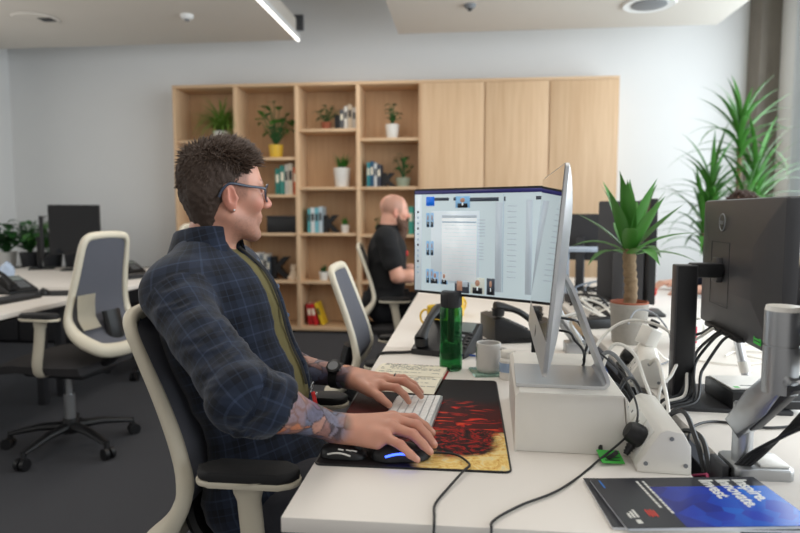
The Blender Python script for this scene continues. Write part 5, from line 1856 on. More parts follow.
t = thing('planter_cabinet', 'low dark grey cabinet behind the left desks carrying a row of plants', 'cabinet', (-3.75, 5.50, 0))
obj('cabinet_body', bx(NB(), (0, 0, 0.34), (2.0, 0.36, 0.64), bev=0.004), M_dark, t)
obj('cabinet_top', bx(NB(), (0, 0, 0.67), (2.04, 0.40, 0.02), bev=0.003), M_dark, t)
for i in range(3):
    d = obj('door', bx(NB(), (-0.66 + 0.66 * i, -0.188, 0.34), (0.645, 0.016, 0.62), bev=0.002), M_dark, t)
    obj('handle', bx(NB(), (-0.66 + 0.66 * i + 0.26, -0.204, 0.45), (0.012, 0.016, 0.12), bev=0.003), M_steel, d)
for i, (x, kind, sp, ta, n, lm) in enumerate(((-4.30, 'round', 0.30, 0.30, 70, M_leaf_dark), (-4.06, 'small', 0.28, 0.32, 110, M_leaf_dark), (-3.84, 'round', 0.28, 0.30, 70, M_leaf), (-3.62, 'small', 0.28, 0.32, 110, M_leaf_dark), (-3.40, 'round', 0.20, 0.18, 56, M_leaf))):
    shelf_plant(['leafy plant in the row behind the left desks, at the picture edge', 'fine-leaved plant second from the left edge behind the left desks', 'bright leafy plant in the middle of the row behind the left desks', 'fine-leaved plant just left of the edge-on black monitor', 'leafy plant directly behind the black monitors on the far left desk'][i], x, 5.48, 0.68, kind, 0.09, 0.15, [M_potwhite, M_dark, M_dark, M_dark, M_dark][i], lm, sp, ta, n, group='plants on the low cabinet', seed=40 + i)

# ------------------------------------------------------------------ people
def unit(v):
    v = np.array(v, float)
    return v / np.linalg.norm(v)


def rot_z(a):
    return np.array([[math.cos(a), -math.sin(a), 0], [math.sin(a), math.cos(a), 0], [0, 0, 1]])


def rot_y(a):
    return np.array([[math.cos(a), 0, math.sin(a)], [0, 1, 0], [-math.sin(a), 0, math.cos(a)]])


def rot_x(a):
    return np.array([[1, 0, 0], [0, math.cos(a), -math.sin(a)], [0, math.sin(a), math.cos(a)]])


class Head:
    """local frame: x to the front of the face, y to the left ear, z up; origin in the middle of the head"""
    def __init__(s, c, yaw, pitch=0.0, roll=0.0):
        s.c = np.array(c, float)
        s.R = rot_z(yaw) @ rot_y(pitch) @ rot_x(roll)

    def w(s, p):
        return s.c + s.R @ np.array(p, float)

    def l(s, P):
        return (np.asarray(P) - s.c) @ s.R

    def build(s, F, beard=0.0):
        E = lambda c, r, k=0.012, R=None, op='add': F.ell(s.w(c), r, s.R if R is None else s.R @ R, k, op)
        Cn = lambda a, b, ra, rb, k=0.008, op='add': F.cone(s.w(a), s.w(b), ra, rb, k, op)
        E((-0.014, 0, 0.034), (0.089, 0.074, 0.080))
        E((0.030, 0, 0.010), (0.056, 0.060, 0.085), 0.03)
        E((0.026, 0, -0.062), (0.056, 0.050, 0.046), 0.03)
        for q in (-1, 1):
            Cn((-0.012, q * 0.052, -0.050), (0.055, q * 0.026, -0.090), 0.017, 0.014, 0.022)
            E((0.060, q * 0.040, -0.020), (0.022, 0.024, 0.022), 0.02)
        E((0.073, 0, -0.097), (0.019, 0.024, 0.018), 0.018)
        E((0.071, 0, -0.052), (0.017, 0.028, 0.026), 0.016)
        for q in (-1, 1):
            Cn((0.070, q * 0.042, 0.026), (0.083, q * 0.010, 0.024), 0.009, 0.010, 0.012)
            E((0.086, q * 0.031, 0.006), (0.011, 0.017, 0.011), 0.012, op='sub')
            F.ell(s.w((0.0715, q * 0.031, 0.006)), (0.0115,) * 3, None, 0.002)
            Cn((0.078, q * 0.045, 0.0085), (0.0825, q * 0.020, 0.0105), 0.0040, 0.0040, 0.003)
            Cn((0.076, q * 0.044, -0.0040), (0.0800, q * 0.020, -0.0040), 0.0034, 0.0034, 0.003)
        Cn((0.085, 0, 0.018), (0.109, 0, -0.020), 0.0075, 0.0105, 0.012)
        E((0.108, 0, -0.023), (0.0115, 0.0115, 0.0095), 0.006)
        for q in (-1, 1):
            E((0.098, q * 0.0125, -0.026), (0.0110, 0.0065, 0.0080), 0.006)
        E((0.0855, 0, -0.0525), (0.0082, 0.0200, 0.0050), 0.006)
        E((0.0840, 0, -0.0630), (0.0080, 0.0180, 0.0055), 0.006)
        Cn((0.0925, -0.016, -0.0578), (0.0925, 0.016, -0.0578), 0.0014, 0.0014, 0.002, 'sub')
        for q in (-1, 1):
            Re = rot_z(q * 0.35) @ rot_y(-0.18)
            E((-0.012, q * 0.075, -0.011), (0.0175, 0.0075, 0.031), 0.006, Re)
            E((-0.0075, q * 0.0825, -0.006), (0.0105, 0.0058, 0.019), 0.003, Re, 'sub')
            Cn((-0.018, q * 0.080, 0.004), (-0.018, q * 0.080, -0.018), 0.0035, 0.0035, 0.003)
            E((0.0035, q * 0.0765, -0.012), (0.005, 0.005, 0.007), 0.004, Re)
            E((-0.004, q * 0.074, -0.037), (0.0085, 0.0055, 0.009), 0.006, Re)


def hand_auto(F, wrist, d, up, side, r=1.0, curl=0.5):
    """relaxed hand: d = pointing direction, up = back of the hand, side = towards the thumb"""
    wrist, d, up, side = np.array(wrist, float), unit(d), unit(up), unit(side)
    kn = []
    for i, (o, L) in enumerate(((0.030, 0.072), (0.010, 0.080), (-0.011, 0.074), (-0.030, 0.058))):
        k = wrist + d * (0.092 - 0.006 * abs(i - 1)) * r + side * o * r + up * 0.004
        F.cone(wrist, k, 0.019 * r, 0.0125 * r, 0.012)
        p, a = k, 0.15
        for fr, rr in ((0.46, 0.0088), (0.30, 0.0080), (0.24, 0.0072)):
            a += curl
            q = p + (d * math.cos(a) - up * math.sin(a)) * L * fr * r
            F.cone(p, q, (rr + 0.0008) * r, rr * r, 0.005)
            p = q
    t0 = wrist + side * 0.022 * r + d * 0.022 * r
    t1 = t0 + (side * 0.75 + d * 0.65) * 0.040 * r
    t2 = t1 + (d * 0.9 + side * 0.2 - up * 0.3) * 0.032 * r
    F.cone(wrist, t1, 0.017 * r, 0.012 * r, 0.010)
    F.cone(t1, t2, 0.0105 * r, 0.0085 * r, 0.006)


def torso(F, J, off=0.0, k=0.04):
    A, B = J['hip'], J['neck']
    w = unit(B - A)
    sd = unit(J['shL'] - J['shR'])
    sd = unit(sd - w * (sd @ w))
    fw = np.cross(sd, w)
    R = np.stack([fw, sd, w], 1)
    L = np.linalg.norm(B - A)
    g = J.get('girth', 1.0)
    F.ell(A + w * 0.02, ((0.118) * g + off, 0.165 * g + off, 0.125 + off), R, k)
    F.ell(A + w * L * 0.34 + fw * 0.012, (0.112 * g + off, 0.150 * g + off, 0.16 + off), R, k)
    F.ell(A + w * L * 0.66 + fw * 0.004, (0.112 * g + off, 0.165 * g + off, 0.17 + off), R, k)
    F.cone(J['shR'] + (J['shL'] - J['shR']) * 0.12, J['shR'] + (J['shL'] - J['shR']) * 0.88, 0.050 + off, 0.050 + off, k)
    for s in ('shL', 'shR'):
        F.cone(B - w * 0.01, J[s] * 0.75 + B * 0.25 + w * 0.005, 0.040 + off, 0.036 + off, k)
    return fw, sd, w, L


def legs(F, J, off=0.0, k=0.02):
    for s in 'LR':
        F.cone(J['hip' + s], J['knee' + s], 0.085 + off, 0.062 + off, 0.04)
        F.cone(J['knee' + s], J['ankle' + s], 0.060 + off, 0.048 + off, k)


def attr_color(n, base):
    return np.tile(np.array(srgb(*base))[None, :], (n, 1)).astype(np.float32)


def blend(col, mask, rgb):
    m = np.clip(mask, 0, 1)[:, None]
    col[:, :3] = col[:, :3] * (1 - m) + np.array(srgb(*rgb))[:3] * m


def sstep(x, a, b):
    t = np.clip((x - a) / (b - a), 0, 1)
    return t * t * (3 - 2 * t)


M_skin = mat_attr('skin', 'col', 0.45, sss=0.12, bump=0.15, bscale=700, spec=0.4)
M_iris = M_skin


def paint_face(V, col, hd, lip=(176, 106, 98), brow=(58, 44, 36), stub=None, shaved=None):
    P = hd.l(V)
    x, y, z = P[:, 0], P[:, 1], P[:, 2]
    ball = lambda c, r: 1 - sstep(np.sqrt(sum(((P[:, i] - c[i]) / r[i]) ** 2 for i in range(3))), 0.6, 1.1)
    for q in (-1, 1):
        blend(col, 0.35 * ball((0.07, q * 0.045, -0.022), (0.03, 0.03, 0.025)), (206, 120, 104))
        blend(col, 0.35 * ball((-0.010, q * 0.08, -0.011), (0.03, 0.015, 0.04)), (206, 112, 98))
    blend(col, 0.40 * ball((0.11, 0, -0.024), (0.02, 0.022, 0.018)), (204, 112, 98))
    blend(col, 0.8 * ball((0.093, 0, -0.058), (0.014, 0.021, 0.0105)), lip)
    blend(col, 0.85 * ((np.abs(z + 0.0582) < 0.0018) & (x > 0.08) & (np.abs(y) < 0.022)), (110, 56, 50))
    if stub:
        m = sstep(-z, 0.040, 0.062) * sstep(x, -0.015, 0.015) * (1 - sstep(-z, 0.115, 0.13)) * (vnoise(V, 420) * 0.6 + 0.4)
        blend(col, stub * m * (1 - ball((0.093, 0, -0.058), (0.014, 0.021, 0.0105))), (98, 78, 68))
    if shaved is not None:
        zl = 0.008 + 0.0 * x
        m = sstep(z, -0.028, 0.0) * sstep(-x, -0.040, -0.028) * (np.abs(y) > 0.03) * (1 - ball((-0.012, -0.08, -0.011), (0.022, 0.02, 0.032))) * (1 - ball((-0.012, 0.08, -0.011), (0.022, 0.02, 0.032)))
        blend(col, 0.62 * m * (vnoise(V, 500) * 0.5 + 0.5), shaved)
    for q in (-1, 1):
        m = (np.abs(z - 0.031 - 0.06 * (0.03 - np.abs(np.abs(y) - 0.028)) * 0) < 0.0055) & (y * q > 0.010) & (y * q < 0.050) & (x > 0.055)
        blend(col, 0.75 * m * (vnoise(V, 600) * 0.5 + 0.5), brow)
        e = np.array((0.0715, q * 0.031, 0.006))
        dd = P - e
        r = np.linalg.norm(dd, axis=1)
        on = (r < 0.0123) & (np.abs(dd[:, 2]) < 0.0062) & (dd[:, 0] > 0.003)
        blend(col, 1.0 * on, (226, 220, 214))
        ir = on & (np.sqrt(dd[:, 1] ** 2 + (dd[:, 2]) ** 2) < 0.0056)
        blend(col, 1.0 * ir, (62, 78, 84))
        blend(col, 1.0 * (on & (np.sqrt(dd[:, 1] ** 2 + dd[:, 2] ** 2) < 0.0026)), (14, 14, 16))


def hair_tufts(hd, n, region, growth, length, rgb, parent, origin, seed=1, wd=0.0032, name='hair'):
    """many short tapered locks rooted on the scalp; region(p) keeps a root, growth(p, nrm) gives direction and length"""
    r = np.random.default_rng(seed)
    bm = NB()
    got = 0
    c0, rad = np.array((-0.014, 0, 0.034)), np.array((0.090, 0.0755, 0.081))
    for _ in range(n * 8):
        if got >= n:
            break
        u = unit(r.normal(size=3))
        p = c0 + u * rad
        if p[2] < 0.0 and p[0] < -0.02:
            p = np.array((p[0] * 0.90 + 0.004 - p[2] * 0.25, p[1] * 0.90, p[2] * 1.75))
        if not region(p, r):
            continue
        nr = unit(u / rad)
        g, L = growth(p, nr, r)
        g = unit(g)
        pts = []
        q = p - nr * 0.004
        for k in range(4):
            pts.append(hd.w(q))
            q = q + g * (L / 3)
            g = unit(g + np.array((0.0, 0.0, -0.10)) + r.normal(size=3) * 0.06)
        w0 = wd * r.uniform(0.7, 1.3)
        tube(bm, [Vector(p) - Vector(origin) for p in pts], [w0, w0 * 0.95, w0 * 0.7, w0 * 0.12], 4)
        got += 1
    return obj(name, bm, mat(name + '_%d_%d_%d' % rgb, rgb, 0.55, var=0.35, scale=120), parent, sharp=None, recalc=False)


def shoes(J, parent, origin):
    for s in 'LR':
        a = J['ankle' + s]
        d = J.get('toe', np.array((1.0, 0, 0)))
        F = Field(a - 0.32, a + 0.32, 0.008)
        F.cone(a + (0, 0, -0.03), a + d * 0.15 + np.array((0, 0, -0.052)), 0.045, 0.038, 0.02)
        F.cone(a - d * 0.045 + np.array((0, 0, -0.045)), a + (0, 0, 0.0), 0.038, 0.045, 0.02)
        V, Q = F.mesh()
        V[:, 2] = np.maximum(V[:, 2], 0.002)
        np_obj('shoe', V, Q, M_black, parent, origin)


# ---- the man in the plaid shirt
A3 = lambda *p: np.array(p, float)
J = dict(hip=A3(-0.445, 1.39, 0.60), neck=A3(-0.622, 1.448, 1.125),
         shR=A3(-0.622, 1.265, 1.026), shL=A3(-0.610, 1.632, 1.040),
         elR=A3(-0.392, 1.065, 0.872), wrR=A3(-0.250, 1.172, 0.783),
         elL=A3(-0.530, 1.60, 0.800), wrL=A3(-0.300, 1.541, 0.785),
         hipL=A3(-0.42, 1.47, 0.57), hipR=A3(-0.42, 1.30, 0.57), kneeL=A3(0.03, 1.52, 0.595), kneeR=A3(0.03, 1.27, 0.595),
         ankleL=A3(0.02, 1.54, 0.09), ankleR=A3(-0.03, 1.24, 0.09), girth=1.0)
HD = Head((-0.577, 1.458, 1.245), math.radians(40), 0.03)
root_o = (-0.43, 1.39, 0.0)
F = Field((-0.78, 0.98, 0.55), (-0.02, 1.74, 1.42), 0.0032)
HD.build(F)
F.cone(HD.w((-0.018, 0, -0.055)), J['neck'] + A3(0.005, 0, -0.03), 0.052, 0.060, 0.025)
torso(F, J, -0.012)
for s in 'RL':
    F.cone(J['sh' + s], J['el' + s], 0.050, 0.042, 0.03)
    m = J['el' + s] * 0.68 + J['wr' + s] * 0.32
    F.cone(J['el' + s], m, 0.040, 0.0405, 0.02)
    F.cone(m, J['wr' + s], 0.0395, 0.0255, 0.03)
# right hand on the mouse
W = J['wrR']
KN = [A3(-0.146, 1.222, 0.790), A3(-0.138, 1.194, 0.795), A3(-0.142, 1.168, 0.790), A3(-0.152, 1.144, 0.780)]
PI_ = [A3(-0.103, 1.224, 0.790), A3(-0.093, 1.178, 0.792), A3(-0.098, 1.150, 0.784), A3(-0.118, 1.122, 0.773)]
DI = [A3(-0.080, 1.221, 0.776), A3(-0.072, 1.170, 0.774), A3(-0.078, 1.142, 0.768), A3(-0.100, 1.117, 0.758)]
TI = [A3(-0.064, 1.216, 0.764), A3(-0.058, 1.163, 0.760), A3(-0.064, 1.137, 0.756), A3(-0.086, 1.114, 0.749)]
for i in range(4):
    s = (1.0, 1.04, 1.0, 0.88)[i]
    F.cone(W, KN[i], 0.0215, 0.0132, 0.014)
    F.cone(KN[i], PI_[i], 0.0112 * s, 0.0098 * s, 0.006)
    F.cone(PI_[i], DI[i], 0.0098 * s, 0.0086 * s, 0.004)
    F.cone(DI[i], TI[i], 0.0086 * s, 0.0070 * s, 0.004)
    F.ell(KN[i] + A3(0, 0, 0.004), (0.010, 0.009, 0.008), None, 0.008)
F.cone(W + A3(0.02, 0.015, -0.004), A3(-0.185, 1.226, 0.772), 0.020, 0.0155, 0.012)
F.cone(A3(-0.185, 1.226, 0.772), A3(-0.148, 1.242, 0.764), 0.0135, 0.011, 0.008)
F.cone(A3(-0.148, 1.242, 0.764), A3(-0.120, 1.236, 0.757), 0.0105, 0.0085, 0.005)
F.cone(W + A3(0.02, -0.012, -0.006), A3(-0.165, 1.142, 0.768), 0.019, 0.013, 0.012)
# left hand on the keys
W = J['wrL']
KN2 = [A3(-0.205, 1.478, 0.783), A3(-0.198, 1.505, 0.789), A3(-0.200, 1.532, 0.787), A3(-0.208, 1.558, 0.780)]
PI2 = [A3(-0.163, 1.456, 0.785), A3(-0.150, 1.490, 0.792), A3(-0.153, 1.525, 0.790), A3(-0.168, 1.562, 0.782)]
DI2 = [A3(-0.144, 1.452, 0.770), A3(-0.124, 1.486, 0.777), A3(-0.127, 1.523, 0.776), A3(-0.146, 1.562, 0.768)]
TI2 = [A3(-0.133, 1.450, 0.754), A3(-0.106, 1.484, 0.758), A3(-0.109, 1.522, 0.757), A3(-0.130, 1.561, 0.754)]
for i in range(4):
    s = (1.0, 1.04, 1.0, 0.88)[i]
    F.cone(W, KN2[i], 0.0215, 0.0132, 0.014)
    F.cone(KN2[i], PI2[i], 0.0110 * s, 0.0096 * s, 0.006)
    F.cone(PI2[i], DI2[i], 0.0096 * s, 0.0084 * s, 0.004)
    F.cone(DI2[i], TI2[i], 0.0084 * s, 0.0070 * s, 0.004)
    F.ell(KN2[i] + A3(0, 0, 0.004), (0.010, 0.009, 0.008), None, 0.008)
F.cone(W + A3(0.015, -0.012, -0.004), A3(-0.228, 1.462, 0.776), 0.020, 0.0155, 0.012)
F.cone(A3(-0.228, 1.462, 0.776), A3(-0.200, 1.432, 0.768), 0.0135, 0.011, 0.008)
F.cone(A3(-0.200, 1.432, 0.768), A3(-0.176, 1.415, 0.756), 0.0108, 0.0085, 0.005)
V, Q = F.mesh()
V = relax(V, Q, 1, 0.3)
col = attr_color(len(V), (206, 150, 128))
nzv = vnoise(V, 60)[:, None]
col[:, :3] *= (0.94 + 0.12 * nzv)
paint_face(V, col, HD, stub=0.5, shaved=(92, 70, 60))
for kn in KN + KN2 + PI_ + PI2:
    blend(col, 0.30 * (1 - sstep(np.linalg.norm(V - kn, axis=1), 0.006, 0.018)), (204, 124, 108))
# nails on the finger ends
for tp, dd in list(zip(TI, DI)) + list(zip(TI2, DI2)):
    c = tp + A3(0, 0, 0.0055) + unit(tp - dd) * 0.001
    blend(col, 0.6 * (1 - sstep(np.linalg.norm((V - c) / A3(0.0062, 0.0055, 0.005), axis=1), 0.7, 1.1)), (232, 186, 170))
# tattoos: flower-like coloured cells with dark outlines on both forearms
r = np.random.default_rng(21)
pal = [(92, 100, 126), (70, 82, 110), (132, 128, 146), (190, 112, 68), (104, 84, 116), (68, 90, 90), (176, 132, 118), (92, 108, 134), (60, 66, 84), (112, 116, 136), (140, 104, 100), (80, 78, 92)]
for s, t1 in (('R', 1.06), ('L', 1.12)):
    a, b = J['el' + s], J['wr' + s]
    ax = b - a
    t = (V - a) @ ax / (ax @ ax)
    d = np.linalg.norm(V - a - np.clip(t, 0, 1)[:, None] * ax, axis=1)
    msk = (t > -0.25) & (t < t1 + 0.08 * (vnoise(V, 40) - 0.5)) & (d < 0.07)
    idx = np.where(msk)[0]
    wob = np.stack([vnoise(V[idx] + 3.1 * j, 55) for j in range(3)], 1) * 0.020
    P = V[idx] + wob
    S = V[r.choice(idx, 120)] + 0.01
    D = np.linalg.norm(P[:, None, :] - S[None], axis=2)
    o = np.sort(D, axis=1)
    near = D.argmin(1)
    ids = r.integers(0, len(pal), 120)
    cc = np.array([srgb(*pal[i])[:3] for i in ids])[near]
    shade = (0.75 + 0.5 * vnoise(V[idx], 160))[:, None]
    line = (1 - sstep(o[:, 1] - o[:, 0], 0.0012, 0.0032))[:, None]
    swirl = (sstep(np.abs(np.sin(o[:, 0] * 420 + 2 * near)), 0.0, 0.25) * 0.25 + 0.75)[:, None]
    cc = cc * shade * swirl * (1 - line) + np.array(srgb(46, 48, 62))[:3] * line
    edge = (1 - sstep(t[idx], t1 - 0.10, t1))[:, None] * 0.88 + 0.04
    hole = (sstep(vnoise(V[idx], 26), 0.34, 0.46))[:, None]
    mm = edge * (0.72 + 0.28 * hole)
    col[idx, :3] = col[idx, :3] * (1 - mm) + cc * mm
man = np_obj('person', V, Q, M_skin, None, root_o, {'col': ('FLOAT_COLOR', col)})
tag(man, 'man in a navy plaid shirt and glasses working at the nearest desk', 'person', 'people at the desks')

# shirt
def sleeve(F, J, s, off, cut):
    F.cone(J['sh' + s], J['el' + s], 0.052 + off, 0.046 + off, 0.05)
    e = J['el' + s] + (J['wr' + s] - J['el' + s]) * cut
    F.cone(J['el' + s], e, 0.047 + off, 0.046 + off, 0.02)
    return e


M_shirt = mat_plaid('navy_check_flannel')
F = Field((-0.84, 0.96, 0.44), (-0.14, 1.78, 1.22), 0.0042)
fw, sd, up_, LT = torso(F, J, 0.012)
F.ell(J['hip'] + A3(0.0, 0, -0.05), (0.150, 0.185, 0.11), None, 0.06)
F.ell(J['hip'] * 0.42 + J['neck'] * 0.58 - fw * 0.035, (0.095, 0.155, 0.19), np.stack([fw, sd, up_], 1), 0.06)
eR = sleeve(F, J, 'R', 0.006, 0.22)
eL = sleeve(F, J, 'L', 0.006, 0.08)
# rolled cuffs
for s, e in (('R', eR), ('L', eL)):
    dd = unit(J['wr' + s] - J['el' + s])
    F.cone(e - dd * 0.050, e - dd * 0.004, 0.056, 0.052, 0.006)
    F.cone(e - dd * 0.004, e + dd * 0.08, 0.0445, 0.034, 0.004, 'sub')
# neck hole and the open front
F.cone(J['neck'] + up_ * 0.00 - fw * 0.005, J['neck'] + up_ * 0.16 + fw * 0.04, 0.066, 0.085, 0.012, 'sub')
c0 = J['neck'] - up_ * 0.02 + fw * 0.10
for i in range(12):
    p = J['neck'] - up_ * (0.00 + 0.036 * i) + fw * (0.095 + 0.018 * math.sin(PI * i / 11))
    F.ell(p + sd * 0.010, (0.075, 0.038 + 0.001 * i, 0.040), np.stack([fw, sd, up_], 1), 0.010, 'sub')
V, Q = F.mesh()
V = relax(V, Q, 2, 0.5)
N = vnormals(V, Q)
# folds: stretched noise, strongest round the elbow and at the waist
aR, bR = J['shR'], J['elR']


def limb_uv(a, b, P):
    ax = unit(b - a)
    t = (P - a) @ ax
    o = P - a - t[:, None] * ax
    e1 = unit(np.cross(ax, A3(0.3, 0.2, 1)))
    e2 = np.cross(ax, e1)
    an = np.arctan2(o @ e2, o @ e1)
    return t, an, np.linalg.norm(o, axis=1)


def ridged(P, f):
    return 1 - 2 * np.abs(vnoise(P, f) - 0.5)


disp = np.zeros(len(V))
uv = np.zeros((len(V), 3))
q = V - J['hip']
ut, vt = q @ sd, q @ up_
angt = np.arctan2(q @ sd, q @ fw)
uv[:, 0] = angt * 0.145 + 5
uv[:, 1] = vt + 5
Pt = np.stack([angt * 0.05, vt * 1.0 + 0.25 * np.abs(angt) * 0.15, 0 * vt], 1)
disp += 0.010 * (ridged(Pt + 2, 16) - 0.5) * sstep(-vt, -0.50, -0.05) + 0.006 * (ridged(V, 11) - 0.5)
for s in 'RL':
    for a, b in ((J['sh' + s], J['el' + s]), (J['el' + s], J['wr' + s])):
        t, an, rr = limb_uv(a, b, V)
        L = np.linalg.norm(b - a)
        ts = np.array([J['sh' + s], J['el' + s]])
        inn = (t > (0.02 if a is J['sh' + s] else 0.0)) & (t < L + 0.05) & (rr < 0.085)
        if a is J['sh' + s]:
            inn &= (np.abs((V - J['neck']) @ sd) > 0.16) & ((V - J['hip']) @ fw < 0.40)
        uv[inn, 0] = an[inn] * 0.062 + 5.02
        uv[inn, 1] = t[inn] + 5.0 + (0 if a is J['sh' + s] else 0.33)
        Pa = np.stack([t * 1.0 + 0.03 * np.sin(an * 2), np.cos(an) * 0.018, np.sin(an) * 0.018], 1)
        amt = 0.012 * sstep(t / L, 0.15, 0.9) if a is J['sh' + s] else 0.010 * np.ones(len(V))
        disp += np.where(inn, amt * (ridged(Pa + 7, 24) - 0.5) + 0.004 * (ridged(Pa + 3, 50) - 0.5), 0)
V = V + N * disp[:, None]
V = relax(V, Q, 1, 0.4)
shirt = np_obj('shirt', V, Q, M_shirt, man, root_o, {'cloth': ('FLOAT_VECTOR', uv)})
SF = F

# collar: folded band round the neck, open at the front
M_sh2 = M_shirt
ax = unit(up_ * 0.95 + fw * 0.25)
ring = lambda ang, rad, h: J['neck'] - up_ * 0.002 + ax * h + (fw * math.cos(ang) + sd * math.sin(ang)) * rad
rows = []
nn = 33
for k, (rad, h) in enumerate(((0.070, -0.015), (0.0665, 0.010), (0.066, 0.030), (0.069, 0.037), (0.074, 0.033), (0.084, 0.006), (0.096, -0.024))):
    row = []
    for i in range(nn):
        a = math.radians(32 + (328 - 32) * i / (nn - 1))
        fr = abs(i / (nn - 1) - 0.5) * 2
        hh = h + 0.013 * (1 - fr) + (-0.018 * fr ** 2) + (-0.062 * max(0, fr - 0.62) / 0.38 if k >= 5 else 0) * (1 if k == 6 else 0.45)
        rr = rad + 0.012 * fr * (math.cos(a) > 0) + (0.010 * max(0, fr - 0.62) / 0.38 if k == 6 else 0)
        row.append(ring(a, rr, hh) - A3(*root_o))
    rows.append(row)
bm = NB()
sheet(bm, rows)
bmesh.ops.recalc_face_normals(bm, faces=bm.faces)
bmesh.ops.solidify(bm, geom=bm.faces[:], thickness=0.0028)
co = obj('collar', bm, M_shirt, shirt, sharp=50)
at = co.data.attributes.new('cloth', 'FLOAT_VECTOR', 'POINT')
for i, v in enumerate(co.data.vertices):
    p = np.array(v.co) + A3(*root_o) - J['neck']
    at.data[i].vector = (math.atan2(p @ sd, p @ fw) * 0.075 + 5, (p @ up_) + 5.03, 0)

# t-shirt and trousers
F = Field((-0.80, 1.14, 0.46), (-0.20, 1.76, 1.2), 0.005)
torso(F, J, 0.004)
F.cone(J['neck'] - up_ * 0.0, J['neck'] + up_ * 0.10 + fw * 0.02, 0.060, 0.07, 0.010, 'sub')
V, Q = F.mesh()
V = V + vnormals(V, Q) * (0.005 * (ridged(V, 18) - 0.5))[:, None]
np_obj('undershirt', V, Q, mat('olive_cotton', (112, 104, 66), 0.9, var=0.1, scale=60, bump=0.3, bscale=700), man, root_o)
F = Field((-0.66, 1.08, 0.03), (0.16, 1.70, 0.74), 0.007)
F.ell(J['hip'] + A3(0, 0, -0.04), (0.13, 0.175, 0.10), None, 0.04)
legs(F, J, 0.006)
V, Q = F.mesh()
V = V + vnormals(V, Q) * (0.010 * (ridged(V, 14) - 0.5))[:, None]
np_obj('trousers', V, Q, mat('charcoal_denim', (58, 58, 64), 0.9, var=0.12, scale=80, bump=0.3, bscale=600), man, root_o)
shoes(J, man, root_o)


# buttons and the chest pocket: points found on the shirt surface
def on_surface(F, p, d, off=0.0):
    p, d = np.array(p, float), unit(d)
    for _ in range(400):
        if F.at(p[None])[0] < off:
            break
        p = p - d * 0.001
    return p


btm = mat('navy_button', (70, 84, 110), 0.3)
for i in range(5):
    st = J['neck'] - up_ * (0.07 + 0.075 * i) + sd * (0.072 + 0.002 * i) + fw * 0.26
    p = on_surface(SF, st, fw) - A3(*root_o)
    dirn = Vector(fw * 0.8 + sd * 0.45 * 0 - sd * 0.35).normalized()
    obj('button', cyl(NB(), Vector(p) - dirn * 0.002, Vector(p) + dirn * 0.0035, 0.0058, seg=14), btm, shirt)

# hair: dense swept locks with a short quiff
def scalp(p, r):
    x, y, z = p
    if x > 0.050 and z < 0.072:
        return False
    if abs(y) > 0.040 and x > 0.030 and z < 0.066:
        return False
    lo = -0.070 if x < -0.055 else (0.026 if x > -0.030 else 0.026 - (-0.030 - x) / 0.025 * 0.096)
    if abs(y) > 0.040 and z < lo:
        return False
    return z > -0.080 and x < 0.056


def grow(p, nr, r):
    x, y, z = p
    top = max(0.0, min(1.0, (z - 0.062) / 0.040))
    front = max(0.0, min(1.0, (x + 0.02) / 0.07))
    if z > 0.05:
        top = max(top, min(1.0, max(0.0, (x - 0.0) / 0.04)))
    t_dn = np.array((-0.55, 0.0, -1.0)) - nr * float(np.dot(np.array((-0.55, 0.0, -1.0)), nr))
    t_up = np.array((0.9, 0.0, 0.25))
    d = (nr * 0.25 + t_dn * 0.9) * (1 - top) + (nr * (0.35 + 0.45 * front) + t_up * (0.75 - 0.50 * front)) * top + r.normal(size=3) * 0.22
    L = 0.021 + 0.014 * top + 0.002 * top * front
    if abs(y) > 0.05 and z < 0.055 and x > -0.05:
        L *= 0.55
    return d, L * r.uniform(0.8, 1.2)


hair_tufts(HD, 9000, scalp, grow, 0.03, (80, 63, 52), man, root_o, seed=3, wd=0.0019)
# hair mass below the locks
F = Field(HD.c - 0.16, HD.c + 0.16, 0.0035)
F.ell(HD.w((-0.016, 0, 0.040)), (0.092, 0.0770, 0.084), HD.R, 0.01)
F.ell(HD.w((0.060, 0, -0.020)), (0.085, 0.12, 0.078), HD.R, 0.02, 'sub')
F.cone(HD.w((-0.052, -0.02, -0.005)), HD.w((-0.030, -0.012, -0.070)), 0.045, 0.037, 0.02)
F.cone(HD.w((-0.052, 0.02, -0.005)), HD.w((-0.030, 0.012, -0.070)), 0.045, 0.037, 0.02)
F.ell(HD.w((0.030, 0, -0.065)), (0.066, 0.12, 0.086), HD.R, 0.015, 'sub')
V, Q = F.mesh()
N = vnormals(V, Q)
V = V + N * (0.004 * (vnoise(V, 160) - 0.3))[:, None]
np_obj('hair_base', V, Q, mat('dark_brown_hair', (68, 53, 44), 0.7, var=0.3, scale=200, bump=0.8, bscale=500), man, root_o)

